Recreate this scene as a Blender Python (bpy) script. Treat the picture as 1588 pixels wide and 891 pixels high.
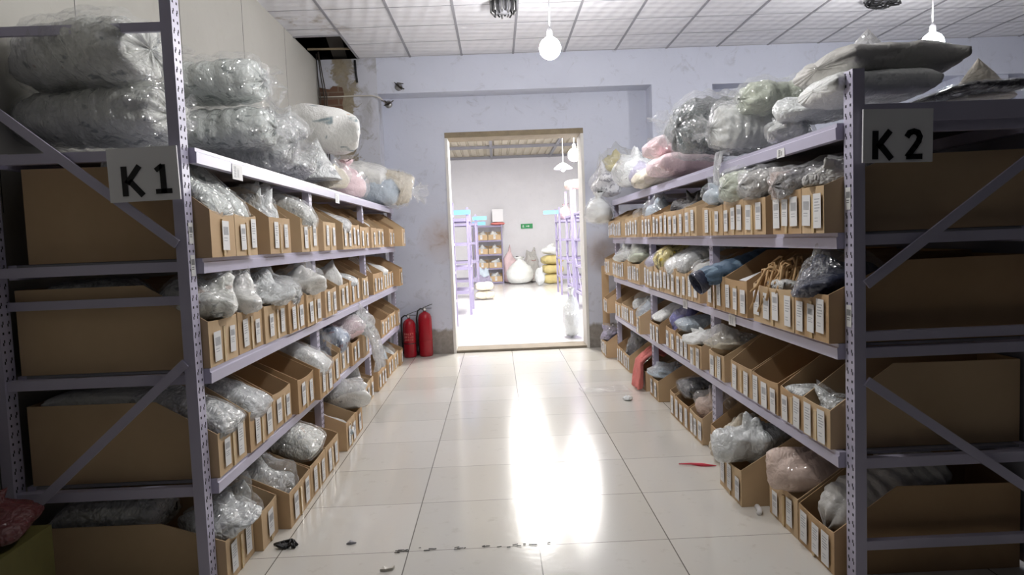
import bpy, bmesh, math, random
from mathutils import Vector, Matrix, Euler, noise
for o in list(bpy.data.objects): bpy.data.objects.remove(o)
SC = bpy.context.scene; COL = SC.collection; PI = math.pi
# ------------------------------------------------------------------ camera, exposure, world, lights
cam_d = bpy.data.cameras.new('camera'); cam = bpy.data.objects.new('camera', cam_d); COL.objects.link(cam)
cam_d.sensor_width = 36.0; cam_d.lens = 1098.5*36/1588; cam_d.clip_start = .05
_yaw, _pit, _rol, _H = .0194, .0675, -.0391, 1.4067
_f = Vector((math.sin(_yaw)*math.cos(_pit), math.cos(_yaw)*math.cos(_pit), -math.sin(_pit)))
_r = Vector((math.cos(_yaw), -math.sin(_yaw), 0)); _u = _r.cross(_f)
_r2 = _r*math.cos(_rol)+_u*math.sin(_rol); _u2 = -_r*math.sin(_rol)+_u*math.cos(_rol)
_m = Matrix((( _r2.x,_u2.x,-_f.x),(_r2.y,_u2.y,-_f.y),(_r2.z,_u2.z,-_f.z))).to_4x4(); _m.translation = (0,0,_H)
cam.matrix_world = _m; SC.camera = cam
SC.view_settings.view_transform = 'Standard'; SC.view_settings.look = 'None'
SC.view_settings.exposure = 0.0; SC.view_settings.gamma = 1.0; SC.view_settings.use_curve_mapping = False
W = bpy.data.worlds.new('world'); SC.world = W; W.use_nodes = True
W.node_tree.nodes['Background'].inputs[0].default_value = (.80,.86,1,1)
W.node_tree.nodes['Background'].inputs[1].default_value = .010
BULB_E = 280.0          # emission of the hall's two bulbs
BACK_BULB_E = 900.0     # the bulb hanging in the back room
NEAR_W = 52.0            # the next bulb over the aisle, above the picture's top edge
BACK_W = 150.0           # each unseen area light added to brighten the back room
def area(name, loc, sx, sy, w, rot=(0,0,0), col=(1,.98,.95)):
    l = bpy.data.lights.new(name,'AREA'); l.shape='RECTANGLE'; l.size=sx; l.size_y=sy; l.energy=w; l.color=col
    o = bpy.data.objects.new(name,l); o.location=loc; o.rotation_euler=rot; COL.objects.link(o); return o
for _k,_y in enumerate((10.6,13.2,15.8,18.4)):
    area('back_room_fill', (.62,_y,3.78), .6, 1.2, BACK_W)
_l=bpy.data.lights.new('near_aisle_bulb','POINT'); _l.energy=NEAR_W; _l.shadow_soft_size=.08; _l.color=(1,.98,.96)
_o=bpy.data.objects.new('near_aisle_bulb',_l); _o.location=(.15,3.2,2.8); COL.objects.link(_o)
# ------------------------------------------------------------------ helpers
def tag(o, label=None, cat=None, group=None, kind=None):
    if label: o['label']=label
    if cat: o['category']=cat
    if group: o['group']=group
    if kind: o['kind']=kind
    return o
def empty(name, loc=(0,0,0), rz=0, **k):
    o = bpy.data.objects.new(name,None); o.location=loc; o.rotation_euler=(0,0,rz); o.empty_display_size=.1
    COL.objects.link(o); return tag(o,**k)
def link(name, me, mat=None, parent=None, loc=(0,0,0), rot=(0,0,0), **k):
    if mat is not None:
        if not me.materials:
            for m in (mat if isinstance(mat,(list,tuple)) else [mat]): me.materials.append(m)
    o = bpy.data.objects.new(name, me); o.location=loc; o.rotation_euler=rot; COL.objects.link(o)
    if parent: o.parent = parent
    return tag(o,**k)
class MB:
    "collects shapes for one mesh"
    def __init__(s): s.bm = bmesh.new()
    def box(s, x0,x1,y0,y1,z0,z1, mi=0, M=None):
        vs=[s.bm.verts.new(Vector(p) if M is None else M@Vector(p)) for p in
            ((x0,y0,z0),(x1,y0,z0),(x1,y1,z0),(x0,y1,z0),(x0,y0,z1),(x1,y0,z1),(x1,y1,z1),(x0,y1,z1))]
        for q in ((3,2,1,0),(4,5,6,7),(0,1,5,4),(1,2,6,5),(2,3,7,6),(3,0,4,7)):
            f=s.bm.faces.new([vs[i] for i in q]); f.material_index=mi
        return s
    def bar(s, a, b, w, h, mi=0, up=(0,0,1)):
        a=Vector(a); b=Vector(b); d=b-a; L=d.length; x=d.normalized(); u=Vector(up)
        y=u.cross(x)
        if y.length<1e-4: y=Vector((0,1,0)).cross(x)
        y.normalize(); z=x.cross(y)
        M=Matrix(((x.x,y.x,z.x,a.x),(x.y,y.y,z.y,a.y),(x.z,y.z,z.z,a.z),(0,0,0,1)))
        return s.box(0,L,-w/2,w/2,-h/2,h/2,mi,M)
    def prism(s, pts, ax, a, b, mi=0):
        "pts 2-D outline (ccw) extruded along axis ax from a to b"
        def P(p,t):
            return Vector((t,p[0],p[1])) if ax=='x' else Vector((p[0],t,p[1])) if ax=='y' else Vector((p[0],p[1],t))
        A=[s.bm.verts.new(P(p,a)) for p in pts]; B=[s.bm.verts.new(P(p,b)) for p in pts]; n=len(pts)
        for f in (A[::-1],B): s.bm.faces.new(f).material_index=mi
        for i in range(n): s.bm.faces.new((A[i],A[(i+1)%n],B[(i+1)%n],B[i])).material_index=mi
        return s
    def lathe(s, prof, n=24, c=(0,0,0), mi=0, a0=0, M=None):
        rings=[]
        for r,z in prof:
            R=[]
            for k in range(n):
                a=a0+2*PI*k/n; p=Vector((c[0]+r*math.cos(a),c[1]+r*math.sin(a),c[2]+z)); R.append(s.bm.verts.new(M@p if M else p))
            rings.append(R)
        for A,B in zip(rings,rings[1:]):
            for k in range(n): s.bm.faces.new((A[k],A[(k+1)%n],B[(k+1)%n],B[k])).material_index=mi
        if prof[0][0]>1e-5: s.bm.faces.new(rings[0][::-1]).material_index=mi
        if prof[-1][0]>1e-5: s.bm.faces.new(rings[-1]).material_index=mi
        return s
    def tube(s, pts, r, n=8, mi=0):
        pts=[Vector(p) for p in pts]; rings=[]; ref=None
        for i,p in enumerate(pts):
            d=(pts[min(i+1,len(pts)-1)]-pts[max(i-1,0)]).normalized()
            if ref is None: ref = Vector((0,0,1)) if abs(d.z)<.9 else Vector((1,0,0))
            x=(ref-d*ref.dot(d)).normalized(); y=d.cross(x); ref=x
            rr=r[i] if isinstance(r,(list,tuple)) else r
            rings.append([s.bm.verts.new(p+(x*math.cos(2*PI*k/n)+y*math.sin(2*PI*k/n))*rr) for k in range(n)])
        for A,B in zip(rings,rings[1:]):
            for k in range(n): s.bm.faces.new((A[k],A[(k+1)%n],B[(k+1)%n],B[k])).material_index=mi
        s.bm.faces.new(rings[0][::-1]).material_index=mi; s.bm.faces.new(rings[-1]).material_index=mi
        return s
    def mesh(s, name, smooth=False, bevel=0):
        if bevel: bmesh.ops.bevel(s.bm, geom=[e for e in s.bm.edges if len(e.link_faces)==2 and e.calc_face_angle(0)>.5], offset=bevel, segments=1, affect='EDGES', profile=.5)
        bmesh.ops.recalc_face_normals(s.bm, faces=s.bm.faces)
        me=bpy.data.meshes.new(name); s.bm.to_mesh(me); s.bm.free()
        if smooth:
            for p in me.polygons: p.use_smooth=True
        return me
    def obj(s, name, mat, parent=None, loc=(0,0,0), rot=(0,0,0), smooth=False, bevel=0, **k):
        return link(name, s.mesh(name,smooth,bevel), mat, parent, loc, rot, **k)
# ------------------------------------------------------------------ materials
def newmat(name):
    m=bpy.data.materials.new(name); m.use_nodes=True; nt=m.node_tree
    return m, nt, nt.nodes, nt.links, nt.nodes['Principled BSDF']
def setp(b, **k):
    for a,v in k.items(): b.inputs[a.replace('_',' ')].default_value = v
def rgb(r,g,b):
    f=lambda c:(c/255/12.92 if c/255<=.04045 else ((c/255+.055)/1.055)**2.4)
    return (f(r),f(g),f(b),1)
def ramp(N, stops):
    r=N.new('ShaderNodeValToRGB'); e=r.color_ramp.elements
    while len(e)<len(stops): e.new(.5)
    for i,(p,c) in enumerate(stops): e[i].position=p; e[i].color=c if len(c)==4 else (*c,1)
    return r
def tex_noise(N,L,vec,scale,detail=3,rough=.55,dist=0):
    n=N.new('ShaderNodeTexNoise'); n.inputs['Scale'].default_value=scale; n.inputs['Detail'].default_value=detail
    n.inputs['Roughness'].default_value=rough; n.inputs['Distortion'].default_value=dist
    L.new(vec,n.inputs['Vector']); return n
def coord(N,out='Object'):
    return N.new('ShaderNodeTexCoord').outputs[out]
def mixc(N,L,fac,a,b):
    m=N.new('ShaderNodeMix'); m.data_type='RGBA'
    for i,v in ((0,fac),(6,a),(7,b)):
        if hasattr(v,'links'): L.new(v,m.inputs[i])
        else: m.inputs[i].default_value=v
    return m.outputs[2]
def mathn(N,L,op,a,b=0.0):
    m=N.new('ShaderNodeMath'); m.operation=op
    for i,v in ((0,a),(1,b)):
        if hasattr(v,'links'): L.new(v,m.inputs[i])
        else: m.inputs[i].default_value=v
    return m.outputs[0]
def bump(N,L,h,strength,dist=.01):
    b=N.new('ShaderNodeBump'); b.inputs['Strength'].default_value=strength; b.inputs['Distance'].default_value=dist
    L.new(h,b.inputs['Height']); return b.outputs[0]
def plain(name,col,rough=.5,metal=0,spec=.5,vary=.08,scale=6,bmp=0):
    m,nt,N,L,b=newmat(name); setp(b,Roughness=rough,Metallic=metal); b.inputs['Specular IOR Level'].default_value=spec
    c=coord(N); n=tex_noise(N,L,c,scale,4)
    d=tuple(x*(1-vary*2) for x in col[:3])+(1,)
    L.new(mixc(N,L,n.outputs[0],d,tuple(min(1,x*(1+vary*.6)) for x in col[:3])+(1,)),b.inputs['Base Color'])
    if bmp:
        n2=tex_noise(N,L,c,scale*8,3); L.new(bump(N,L,n2.outputs[0],bmp),b.inputs['Normal'])
    return m
def emit(name,col,s):
    m,nt,N,L,b=newmat(name); setp(b,Roughness=.4); b.inputs['Base Color'].default_value=(.9,.9,.9,1)
    b.inputs['Emission Color'].default_value=col; b.inputs['Emission Strength'].default_value=s; return m
def crease_nodes(N,L,c,k):
    "flat facets meeting in sharp creases, as in crumpled film; two strengths of normal"
    ds=tex_noise(N,L,c,5,2,.5); vm=N.new('ShaderNodeVectorMath'); vm.operation='MULTIPLY_ADD'; vm.inputs[1].default_value=(.12,.12,.12)
    L.new(ds.outputs['Color'],vm.inputs[0]); L.new(c,vm.inputs[2])
    hs=[]
    for sc,w in ((7,1.0),(16,.9),(38,.5)):
        mp=N.new('ShaderNodeMapping'); mp.inputs['Scale'].default_value=(1,1.5,.7) if sc==7 else (1.3,.7,1); L.new(vm.outputs[0],mp.inputs[0])
        v=N.new('ShaderNodeTexVoronoi'); v.feature='DISTANCE_TO_EDGE'; v.inputs['Scale'].default_value=sc; L.new(mp.outputs[0],v.inputs['Vector'])
        hs.append(mathn(N,L,'MULTIPLY',v.outputs['Distance'],w))
    h=mathn(N,L,'ADD',mathn(N,L,'ADD',hs[0],hs[1]),hs[2])
    return bump(N,L,h,min(1,k*1.2),.07),bump(N,L,h,min(1,k*.55),.045)
def wrapped(name, base, blot=None, cover=.5, scale=9, coat=1.0, crinkle=.6, rough=.6, blot2=None):
    "folded cloth seen through a tight plastic wrap"
    m,nt,N,L,b=newmat(name); c=coord(N); col=base
    n0=tex_noise(N,L,c,scale*.6,3,.6,1.0)
    col=mixc(N,L,n0.outputs[0],tuple(x*.80 for x in base[:3])+(1,),tuple(min(1,x*1.10) for x in base[:3])+(1,))
    if blot:
        n=tex_noise(N,L,c,scale,2.5,.5,.6); r=ramp(N,[(cover,(0,0,0,1)),(cover+.05,(1,1,1,1))]); L.new(n.outputs[0],r.inputs[0])
        col=mixc(N,L,mathn(N,L,'MULTIPLY',r.outputs[0],.8),col,blot)
    if blot2:
        n=tex_noise(N,L,c,scale*1.3,1.5,.5,.3); n.noise_dimensions='4D'; n.inputs['W'].default_value=3.7
        r=ramp(N,[(cover+.08,(0,0,0,1)),(cover+.12,(1,1,1,1))]); L.new(n.outputs[0],r.inputs[0])
        col=mixc(N,L,mathn(N,L,'MULTIPLY',r.outputs[0],.8),col,blot2)
    L.new(col,b.inputs['Base Color']); setp(b,Roughness=rough)
    b.inputs['Coat Weight'].default_value=coat; b.inputs['Coat Roughness'].default_value=.08
    bb,b2=crease_nodes(N,L,c,crinkle); L.new(bb,b.inputs['Coat Normal']); L.new(b2,b.inputs['Normal'])
    return m
def film(name, col=(.90,.92,.93,1), opaq=.16, crinkle=.5):
    "thin clear plastic: mostly see-through, a little milky, with sharp glints along its creases"
    m,nt,N,L,b=newmat(name); c=coord(N); N.remove(b)
    nrm,_n=crease_nodes(N,L,c,crinkle); fo=tex_noise(N,L,c,4,3,.6,1.0)
    d=N.new('ShaderNodeBsdfDiffuse'); tl=N.new('ShaderNodeBsdfTranslucent'); gl=N.new('ShaderNodeBsdfGlossy'); t=N.new('ShaderNodeBsdfTransparent')
    for x in (d,tl): x.inputs[0].default_value=col; L.new(nrm,x.inputs['Normal'])
    gl.inputs[0].default_value=(1,1,1,1); gl.inputs['Roughness'].default_value=.14; L.new(nrm,gl.inputs['Normal'])
    def mix(f,a,b_):
        mx=N.new('ShaderNodeMixShader')
        if hasattr(f,'links'): L.new(f,mx.inputs[0])
        else: mx.inputs[0].default_value=f
        L.new(a,mx.inputs[1]); L.new(b_,mx.inputs[2]); return mx.outputs[0]
    r=ramp(N,[(.35,(opaq*.6,)*3),(.65,(min(1,opaq*1.5),)*3)]); L.new(fo.outputs[0],r.inputs[0])
    body=mix(r.outputs[0],t.outputs[0],mix(.45,d.outputs[0],tl.outputs[0]))
    L.new(mix(.10,body,gl.outputs[0]),N['Material Output'].inputs[0]); return m
M={}
# floor: 0.6 m glazed tiles with dark joints
def mk_floor(name, x0, y0, white=False):
    m,nt,N,L,b=newmat(name); c=N.new('ShaderNodeNewGeometry').outputs['Position']
    sp=N.new('ShaderNodeSeparateXYZ'); L.new(c,sp.inputs[0])
    def joint(o,off,w):
        t=mathn(N,L,'FRACT',mathn(N,L,'ADD',mathn(N,L,'DIVIDE',mathn(N,L,'SUBTRACT',o,off),.6),200.5))
        return mathn(N,L,'LESS_THAN',mathn(N,L,'ABSOLUTE',mathn(N,L,'SUBTRACT',t,.5)),w)
    jx=joint(sp.outputs[0],x0,.0045); jy=joint(sp.outputs[1],y0,.0032)
    j=mathn(N,L,'MAXIMUM',jx,jy)
    n=tex_noise(N,L,c,.9,3); n2=tex_noise(N,L,c,9,4,.7)
    fl=N.new('ShaderNodeVectorMath'); fl.operation='FLOOR'; ad=N.new('ShaderNodeVectorMath'); ad.operation='MULTIPLY_ADD'
    ad.inputs[1].default_value=(1/.6,1/.6,0); ad.inputs[2].default_value=(-x0/.6+100,-y0/.6+100,0); L.new(c,ad.inputs[0]); L.new(ad.outputs[0],fl.inputs[0])
    wn=N.new('ShaderNodeTexWhiteNoise'); L.new(fl.outputs[0],wn.inputs['Vector'])
    a,bb=(rgb(212,210,203),rgb(226,224,218)) if not white else (rgb(232,232,236),rgb(242,242,244))
    col=mixc(N,L,wn.outputs[0],a,bb)
    col=mixc(N,L,mathn(N,L,'MULTIPLY',n.outputs[0],.35),col,rgb(205,196,180))
    r=ramp(N,[(.60,(0,0,0,1)),(.72,(1,1,1,1))]); L.new(n2.outputs[0],r.inputs[0])
    col=mixc(N,L,mathn(N,L,'MULTIPLY',r.outputs[0],.22),col,rgb(150,138,120))
    col=mixc(N,L,mathn(N,L,'MULTIPLY',j,.8 if not white else .3),col,rgb(70,62,52))
    L.new(col,b.inputs['Base Color'])
    L.new(mathn(N,L,'ADD',mathn(N,L,'MULTIPLY',n2.outputs[0],.10),.10),b.inputs['Roughness'])
    b.inputs['Specular IOR Level'].default_value=.62
    n3=tex_noise(N,L,c,26,2); h=mathn(N,L,'SUBTRACT',mathn(N,L,'MULTIPLY',n3.outputs[0],.25),j)
    L.new(bump(N,L,h,.30,.004),b.inputs['Normal'])
    return m
M['floor']=mk_floor('glazed_floor_tiles',-1.0604,3.1703)
M['floor_back']=mk_floor('back_room_floor_tiles',-1.0604,3.1703,True)
# painted plaster with stains and peeling
def mk_wall(name, base, stain, amt, concrete=False):
    m,nt,N,L,b=newmat(name); c=N.new('ShaderNodeNewGeometry').outputs['Position']
    n=tex_noise(N,L,c,1.4,6,.65,.5); n2=tex_noise(N,L,c,5.5,6,.7,1.2)
    col=mixc(N,L,n.outputs[0],tuple(x*.90 for x in base[:3])+(1,),tuple(min(1,x*1.05) for x in base[:3])+(1,))
    r=ramp(N,[(.56,(0,0,0,1)),(.70,(1,1,1,1))]); L.new(n2.outputs[0],r.inputs[0])
    col=mixc(N,L,mathn(N,L,'MULTIPLY',r.outputs[0],amt),col,stain)
    if concrete:
        sp=N.new('ShaderNodeSeparateXYZ'); L.new(c,sp.inputs[0])
        z=mathn(N,L,'ADD',sp.outputs[2],mathn(N,L,'MULTIPLY',n2.outputs[0],.16))
        rr=ramp(N,[(.36,(1,1,1,1)),(.40,(0,0,0,1))]); L.new(z,rr.inputs[0])
        n3=tex_noise(N,L,c,14,5,.7); cc=mixc(N,L,n3.outputs[0],rgb(96,92,88),rgb(176,170,164))
        col=mixc(N,L,rr.outputs[0],col,cc)
        # brown damp patches beside the doorway
        for (px,pz,rad) in ((-.66,1.45,.35),(1.3,1.2,.3)):
            v=N.new('ShaderNodeVectorMath'); v.operation='DISTANCE'; L.new(c,v.inputs[0]); v.inputs[1].default_value=(px,8.9,pz)
            q=ramp(N,[(.0,(1,1,1,1)),(rad,(0,0,0,1))]); L.new(v.outputs['Value'],q.inputs[0])
            col=mixc(N,L,mathn(N,L,'MULTIPLY',mathn(N,L,'MULTIPLY',q.outputs[0],n2.outputs[0]),1.1),col,rgb(160,128,92))
    if name.startswith('peeling'):
        sp=N.new('ShaderNodeSeparateXYZ'); L.new(c,sp.inputs[0]); n4=tex_noise(N,L,c,9,5,.75,.5)
        t=mathn(N,L,'ABSOLUTE',mathn(N,L,'ADD',sp.outputs[0],mathn(N,L,'ADD',1.74,mathn(N,L,'MULTIPLY',mathn(N,L,'SUBTRACT',n2.outputs[0],.5),.55))))
        q=ramp(N,[(.10,(1,1,1,1)),(.15,(0,0,0,1))]); L.new(t,q.inputs[0])
        br=mixc(N,L,n4.outputs[0],rgb(104,92,72),rgb(176,166,146)); col=mixc(N,L,q.outputs[0],col,br)
        rr=ramp(N,[(.50,(0,0,0,1)),(.56,(1,1,1,1))]); L.new(n.outputs[0],rr.inputs[0])
        col=mixc(N,L,mathn(N,L,'MULTIPLY',rr.outputs[0],.5),col,rgb(150,148,146))
    L.new(col,b.inputs['Base Color']); setp(b,Roughness=.75); b.inputs['Specular IOR Level'].default_value=.25
    L.new(bump(N,L,mathn(N,L,'ADD',n2.outputs[0],mathn(N,L,'MULTIPLY',r.outputs[0],-.3)),.25,.01),b.inputs['Normal'])
    return m
M['wall']=mk_wall('lavender_white_plaster',rgb(204,208,222),rgb(158,158,164),.42,True)
M['peeling']=mk_wall('peeling_grey_plaster',rgb(200,202,212),rgb(140,136,128),.75)
M['wall_back']=mk_wall('back_room_white_wall',rgb(238,238,242),rgb(200,200,205),.15)
M['wall_drab']=mk_wall('cream_panel_wall',rgb(190,188,180),rgb(160,154,140),.12)
def mk_brick():
    m,nt,N,L,b=newmat('exposed_brick'); c=N.new('ShaderNodeNewGeometry').outputs['Position']
    mp=N.new('ShaderNodeMapping'); mp.inputs['Rotation'].default_value=(PI/2,0,0); L.new(c,mp.inputs[0])
    t=N.new('ShaderNodeTexBrick'); t.inputs['Scale'].default_value=1; t.inputs['Brick Width'].default_value=.24; t.inputs['Row Height'].default_value=.075
    t.inputs['Mortar Size'].default_value=.008; t.inputs['Color1'].default_value=rgb(120,84,64); t.inputs['Color2'].default_value=rgb(104,80,66); t.inputs['Mortar'].default_value=rgb(130,115,100)
    L.new(mp.outputs[0],t.inputs['Vector']); n=tex_noise(N,L,c,20,4)
    L.new(mixc(N,L,mathn(N,L,'MULTIPLY',n.outputs[0],.5),t.outputs[0],rgb(80,62,50)),b.inputs['Base Color']); setp(b,Roughness=.9)
    L.new(bump(N,L,t.outputs[1],-.6,.01),b.inputs['Normal']); return m
M['brick']=mk_brick()
M['crumble']=plain('crumbling_brown_render',rgb(158,142,112),.9,vary=.3,scale=14,bmp=.6)
def mk_ceil():
    m,nt,N,L,b=newmat('embossed_ceiling_tile'); c=N.new('ShaderNodeNewGeometry').outputs['Position']
    mp=N.new('ShaderNodeMapping'); mp.inputs['Rotation'].default_value=(0,0,.62); L.new(c,mp.inputs[0])
    sp=N.new('ShaderNodeSeparateXYZ'); L.new(mp.outputs[0],sp.inputs[0])
    nd=tex_noise(N,L,c,3,2); sx=mathn(N,L,'SINE',mathn(N,L,'ADD',mathn(N,L,'MULTIPLY',sp.outputs[0],30.0),mathn(N,L,'MULTIPLY',nd.outputs[0],3.0)))
    sy=mathn(N,L,'SINE',mathn(N,L,'MULTIPLY',sp.outputs[1],34.0)); emb=mathn(N,L,'MULTIPLY',sx,sy)
    n=tex_noise(N,L,c,.8,4); n2=tex_noise(N,L,c,3.2,4,.7)
    col=mixc(N,L,n.outputs[0],rgb(214,214,218),rgb(232,232,236))
    # brown water stains near the damaged corner
    d=N.new('ShaderNodeVectorMath'); d.operation='DISTANCE'; L.new(c,d.inputs[0]); d.inputs[1].default_value=(-1.9,7.2,3.61)
    q=ramp(N,[(.0,(1,1,1,1)),(.75,(0,0,0,1))]); L.new(d.outputs['Value'],q.inputs[0])
    r=ramp(N,[(.55,(0,0,0,1)),(.68,(1,1,1,1))]); L.new(n2.outputs[0],r.inputs[0])
    col=mixc(N,L,mathn(N,L,'MULTIPLY',q.outputs[0],r.outputs[0]),col,rgb(130,110,75))
    L.new(col,b.inputs['Base Color']); setp(b,Roughness=.7)
    L.new(bump(N,L,emb,.45,.012),b.inputs['Normal']); return m
M['ceiling']=mk_ceil()
M['grid']=plain('ceiling_grid_bar',rgb(150,150,156),.5)
M['void']=plain('dark_void',rgb(46,42,38),.95)
M['corrugated']=plain('corrugated_sheet',rgb(205,196,176),.6,vary=.12,scale=3)
M['oldwood']=plain('weathered_timber',rgb(150,136,112),.85,vary=.25,scale=9,bmp=.4)
M['steel']=plain('lavender_painted_steel',rgb(194,190,212),.38,vary=.05,scale=3)
M['violet']=plain('violet_painted_steel',rgb(156,148,178),.4,vary=.05,scale=3)
M['slot']=plain('slot_shadow',rgb(40,40,46),.9)
M['shelf']=plain('grey_shelf_board',rgb(150,150,160),.5)
def mk_card(name,a,bc):
    m,nt,N,L,b=newmat(name); c=coord(N); n=tex_noise(N,L,c,5,4,.6); n2=tex_noise(N,L,c,2,2)
    col=mixc(N,L,n.outputs[0],a,bc); r=ramp(N,[(.62,(0,0,0,1)),(.75,(1,1,1,1))]); L.new(n2.outputs[0],r.inputs[0])
    col=mixc(N,L,mathn(N,L,'MULTIPLY',r.outputs[0],.25),col,rgb(120,96,70)); L.new(col,b.inputs['Base Color']); setp(b,Roughness=.8); b.inputs['Specular IOR Level'].default_value=.25
    w=N.new('ShaderNodeTexWave'); w.inputs['Scale'].default_value=60; w.bands_direction='Z'; L.new(c,w.inputs[0])
    L.new(bump(N,L,mathn(N,L,'ADD',mathn(N,L,'MULTIPLY',w.outputs[1],.1),n.outputs[0]),.12,.004),b.inputs['Normal']); return m
M['card']=[mk_card('brown_cardboard',rgb(192,162,126),rgb(208,180,144)),mk_card('pale_cardboard',rgb(200,172,136),rgb(216,190,154)),mk_card('deep_cardboard',rgb(184,152,114),rgb(200,168,130))]
M['tape']=plain('clear_packing_tape',rgb(212,186,140),.2,vary=.03)
M['paper']=plain('white_sticker_paper',rgb(232,232,232),.55,vary=.02)
M['ink']=plain('grey_print',rgb(172,174,178),.6,vary=.02)
M['darkink']=plain('dark_print',rgb(70,72,78),.6,vary=.02)
M['board']=plain('white_sign_board',rgb(246,246,248),.5,vary=.03)
M['black']=plain('black_lettering',rgb(14,14,18),.5,vary=0)
M['red']=plain('extinguisher_red_enamel',rgb(160,20,36),.25,vary=.06)
M['rubber']=plain('black_rubber',rgb(28,28,30),.6)
M['chrome']=plain('dull_metal',rgb(150,150,150),.35,metal=.8)
M['palepaint']=plain('pale_stencil_paint',rgb(232,150,140),.5)
M['bulb']=emit('lit_bulb_glass',(1,.98,.98,1),BULB_E)
M['backbulb']=emit('lit_back_bulb',(1,.98,.96,1),BACK_BULB_E)
M['cord']=plain('white_flex',rgb(200,200,205),.5)
M['wire']=plain('dark_cable',rgb(60,54,48),.6)
M['palewire']=plain('pale_cable',rgb(205,200,190),.5)
M['exit']=plain('green_sign_plastic',rgb(40,160,90),.4)
M['exitwhite']=plain('white_sign_marks',rgb(225,240,230),.4)
M['bluesign']=plain('light_blue_sign',rgb(120,180,235),.4)
M['tan']=plain('tan_cardboard',rgb(214,176,146),.8)
M['yellowcard']=plain('yellow_printed_carton',rgb(88,82,32),.7,vary=.25,scale=9)
# wrapped goods
g=rgb
C={
'print':wrapped('grey_printed_fabric',g(232,234,228),g(128,136,138),.61,13,blot2=g(176,150,130)),
'print2':wrapped('green_printed_fabric',g(224,230,226),g(112,124,122),.59,14,blot2=g(150,160,150)),
'clear':wrapped('clear_wrapped_white',g(228,231,230),g(165,170,172),.60,8,crinkle=1.0,rough=.35),
'white':wrapped('white_fabric',g(238,240,238),None,.5,6,coat=.5,crinkle=.35),
'whiteprint':wrapped('white_printed_fabric',g(240,240,236),g(90,120,128),.64,6,coat=.6,crinkle=.3,blot2=g(222,170,110)),
'greywhite':wrapped('grey_white_plastic',g(222,226,226),None,.5,5,coat=.8,crinkle=.6,rough=.4),
'pink':wrapped('pink_fabric',g(238,210,214),None,.5,6,coat=.6,crinkle=.4),
'cream':wrapped('cream_fabric',g(226,218,200),g(196,184,160),.6,6,coat=.4,crinkle=.4),
'beige':wrapped('rosy_beige_fabric',g(220,196,182),None,.5,5,coat=.5,crinkle=.45),
'green':wrapped('pale_green_fabric',g(206,214,196),None,.5,6,coat=.6,crinkle=.5),
'darkgreen':wrapped('dark_grey_green_fabric',g(78,90,90),g(58,66,68),.5,4,coat=.8,crinkle=.5),
'denim':wrapped('blue_denim',g(92,116,140),g(140,166,188),.6,9,coat=0,crinkle=.3),
'navy':wrapped('navy_fabric',g(38,46,72),None,.5,5,coat=.6,crinkle=.4),
'paleblue':wrapped('pale_blue_fabric',g(190,204,216),None,.5,6,coat=.6,crinkle=.5),
'bluestripe':wrapped('blue_striped_shirts',g(196,208,226),g(110,130,160),.52,14,coat=.6,crinkle=.4,blot2=g(120,70,80)),
'lilac':wrapped('lilac_fabric',g(186,182,206),None,.5,6,coat=.6,crinkle=.5),
'purple':wrapped('violet_blue_fabric',g(120,120,176),None,.5,6,coat=.6,crinkle=.5),
'charcoal':wrapped('charcoal_fabric',g(74,74,78),g(44,44,48),.5,8,coat=.7,crinkle=.6),
'black':wrapped('black_fabric',g(40,36,34),g(92,80,64),.6,6,coat=.3,crinkle=.4),
'greylilac':wrapped('grey_lilac_fabric',g(150,144,168),g(100,98,112),.55,9,coat=.6,crinkle=.8),
'tanstring':wrapped('tan_cord',g(204,168,122),None,.5,20,coat=0,crinkle=.1,rough=.8),
'coral':wrapped('coral_fabric',g(238,146,140),None,.5,10,coat=0,crinkle=.5,rough=.9),
'yellow':wrapped('yellow_patterned_fabric',g(224,212,150),g(96,86,50),.52,16,coat=.3,crinkle=.3,blot2=g(214,186,40)),
'knit':wrapped('grey_white_knit',g(222,222,224),g(140,140,146),.54,24,coat=.4,crinkle=.5),
'palegold':wrapped('pale_yellow_fabric',g(222,212,160),g(196,180,110),.56,5,coat=.4,crinkle=.4),
'greypillow':wrapped('grey_cloth_bundle',g(196,194,189),None,.5,5,coat=.3,crinkle=.3),
'wrapdark':wrapped('mixed_clothes_in_wrap',g(160,158,160),g(204,178,168),.52,5,coat=1,crinkle=.8),
'wrapred':wrapped('mixed_red_clothes_in_wrap',g(200,198,194),g(160,100,100),.60,5,coat=1,crinkle=.8),
'redbag':wrapped('dark_red_plastic',g(74,10,16),None,.5,5,coat=.6,crinkle=.6),
'mustard':wrapped('mustard_fabric',g(214,198,136),None,.5,5,coat=.4,crinkle=.4),
}
F={'film':film('clear_plastic_film'),'film_thin':film('thin_clear_film',opaq=.09),'film_bright':film('cloudy_bag_film',(.97,.97,.98,1),.85),'film_milky':film('milky_plastic_film',(.90,.91,.92,1),.42)}
C.update(F)
# ------------------------------------------------------------------ the hall
YW=8.9; YP=8.58; ZC=3.61; XL=-2.04; XRT=8.0; YB=1.3; DX0,DX1,DZ=-.58,1.12,2.69
MB().box(XL,XRT,YB,YW,-.1,0).obj('floor',M['floor'],kind='structure')
w=MB(); w.box(XL,DX0,YW,YW+.38,0,ZC+.5); w.box(DX1,XRT,YW,YW+.38,0,ZC+.5); w.box(DX0,DX1,YW,YW+.38,DZ+.065,ZC+.5)
w.obj('wall_back',M['wall'],kind='structure')
w=MB(); w.box(XL+.70,XRT,YP,YW,3.19,ZC); w.box(1.93,2.66,YP,YW,0,3.19); w.box(5.7,6.3,YP+.05,YW,0,3.19)
w.box(2.66,8.0,YP,YW,3.17,3.19)
w.obj('wall_beam',M['wall'],kind='structure')
MB().box(XL,XL+.70,YP,YW,0,ZC).obj('wall_corner_pier',M['peeling'],kind='structure')
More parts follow.
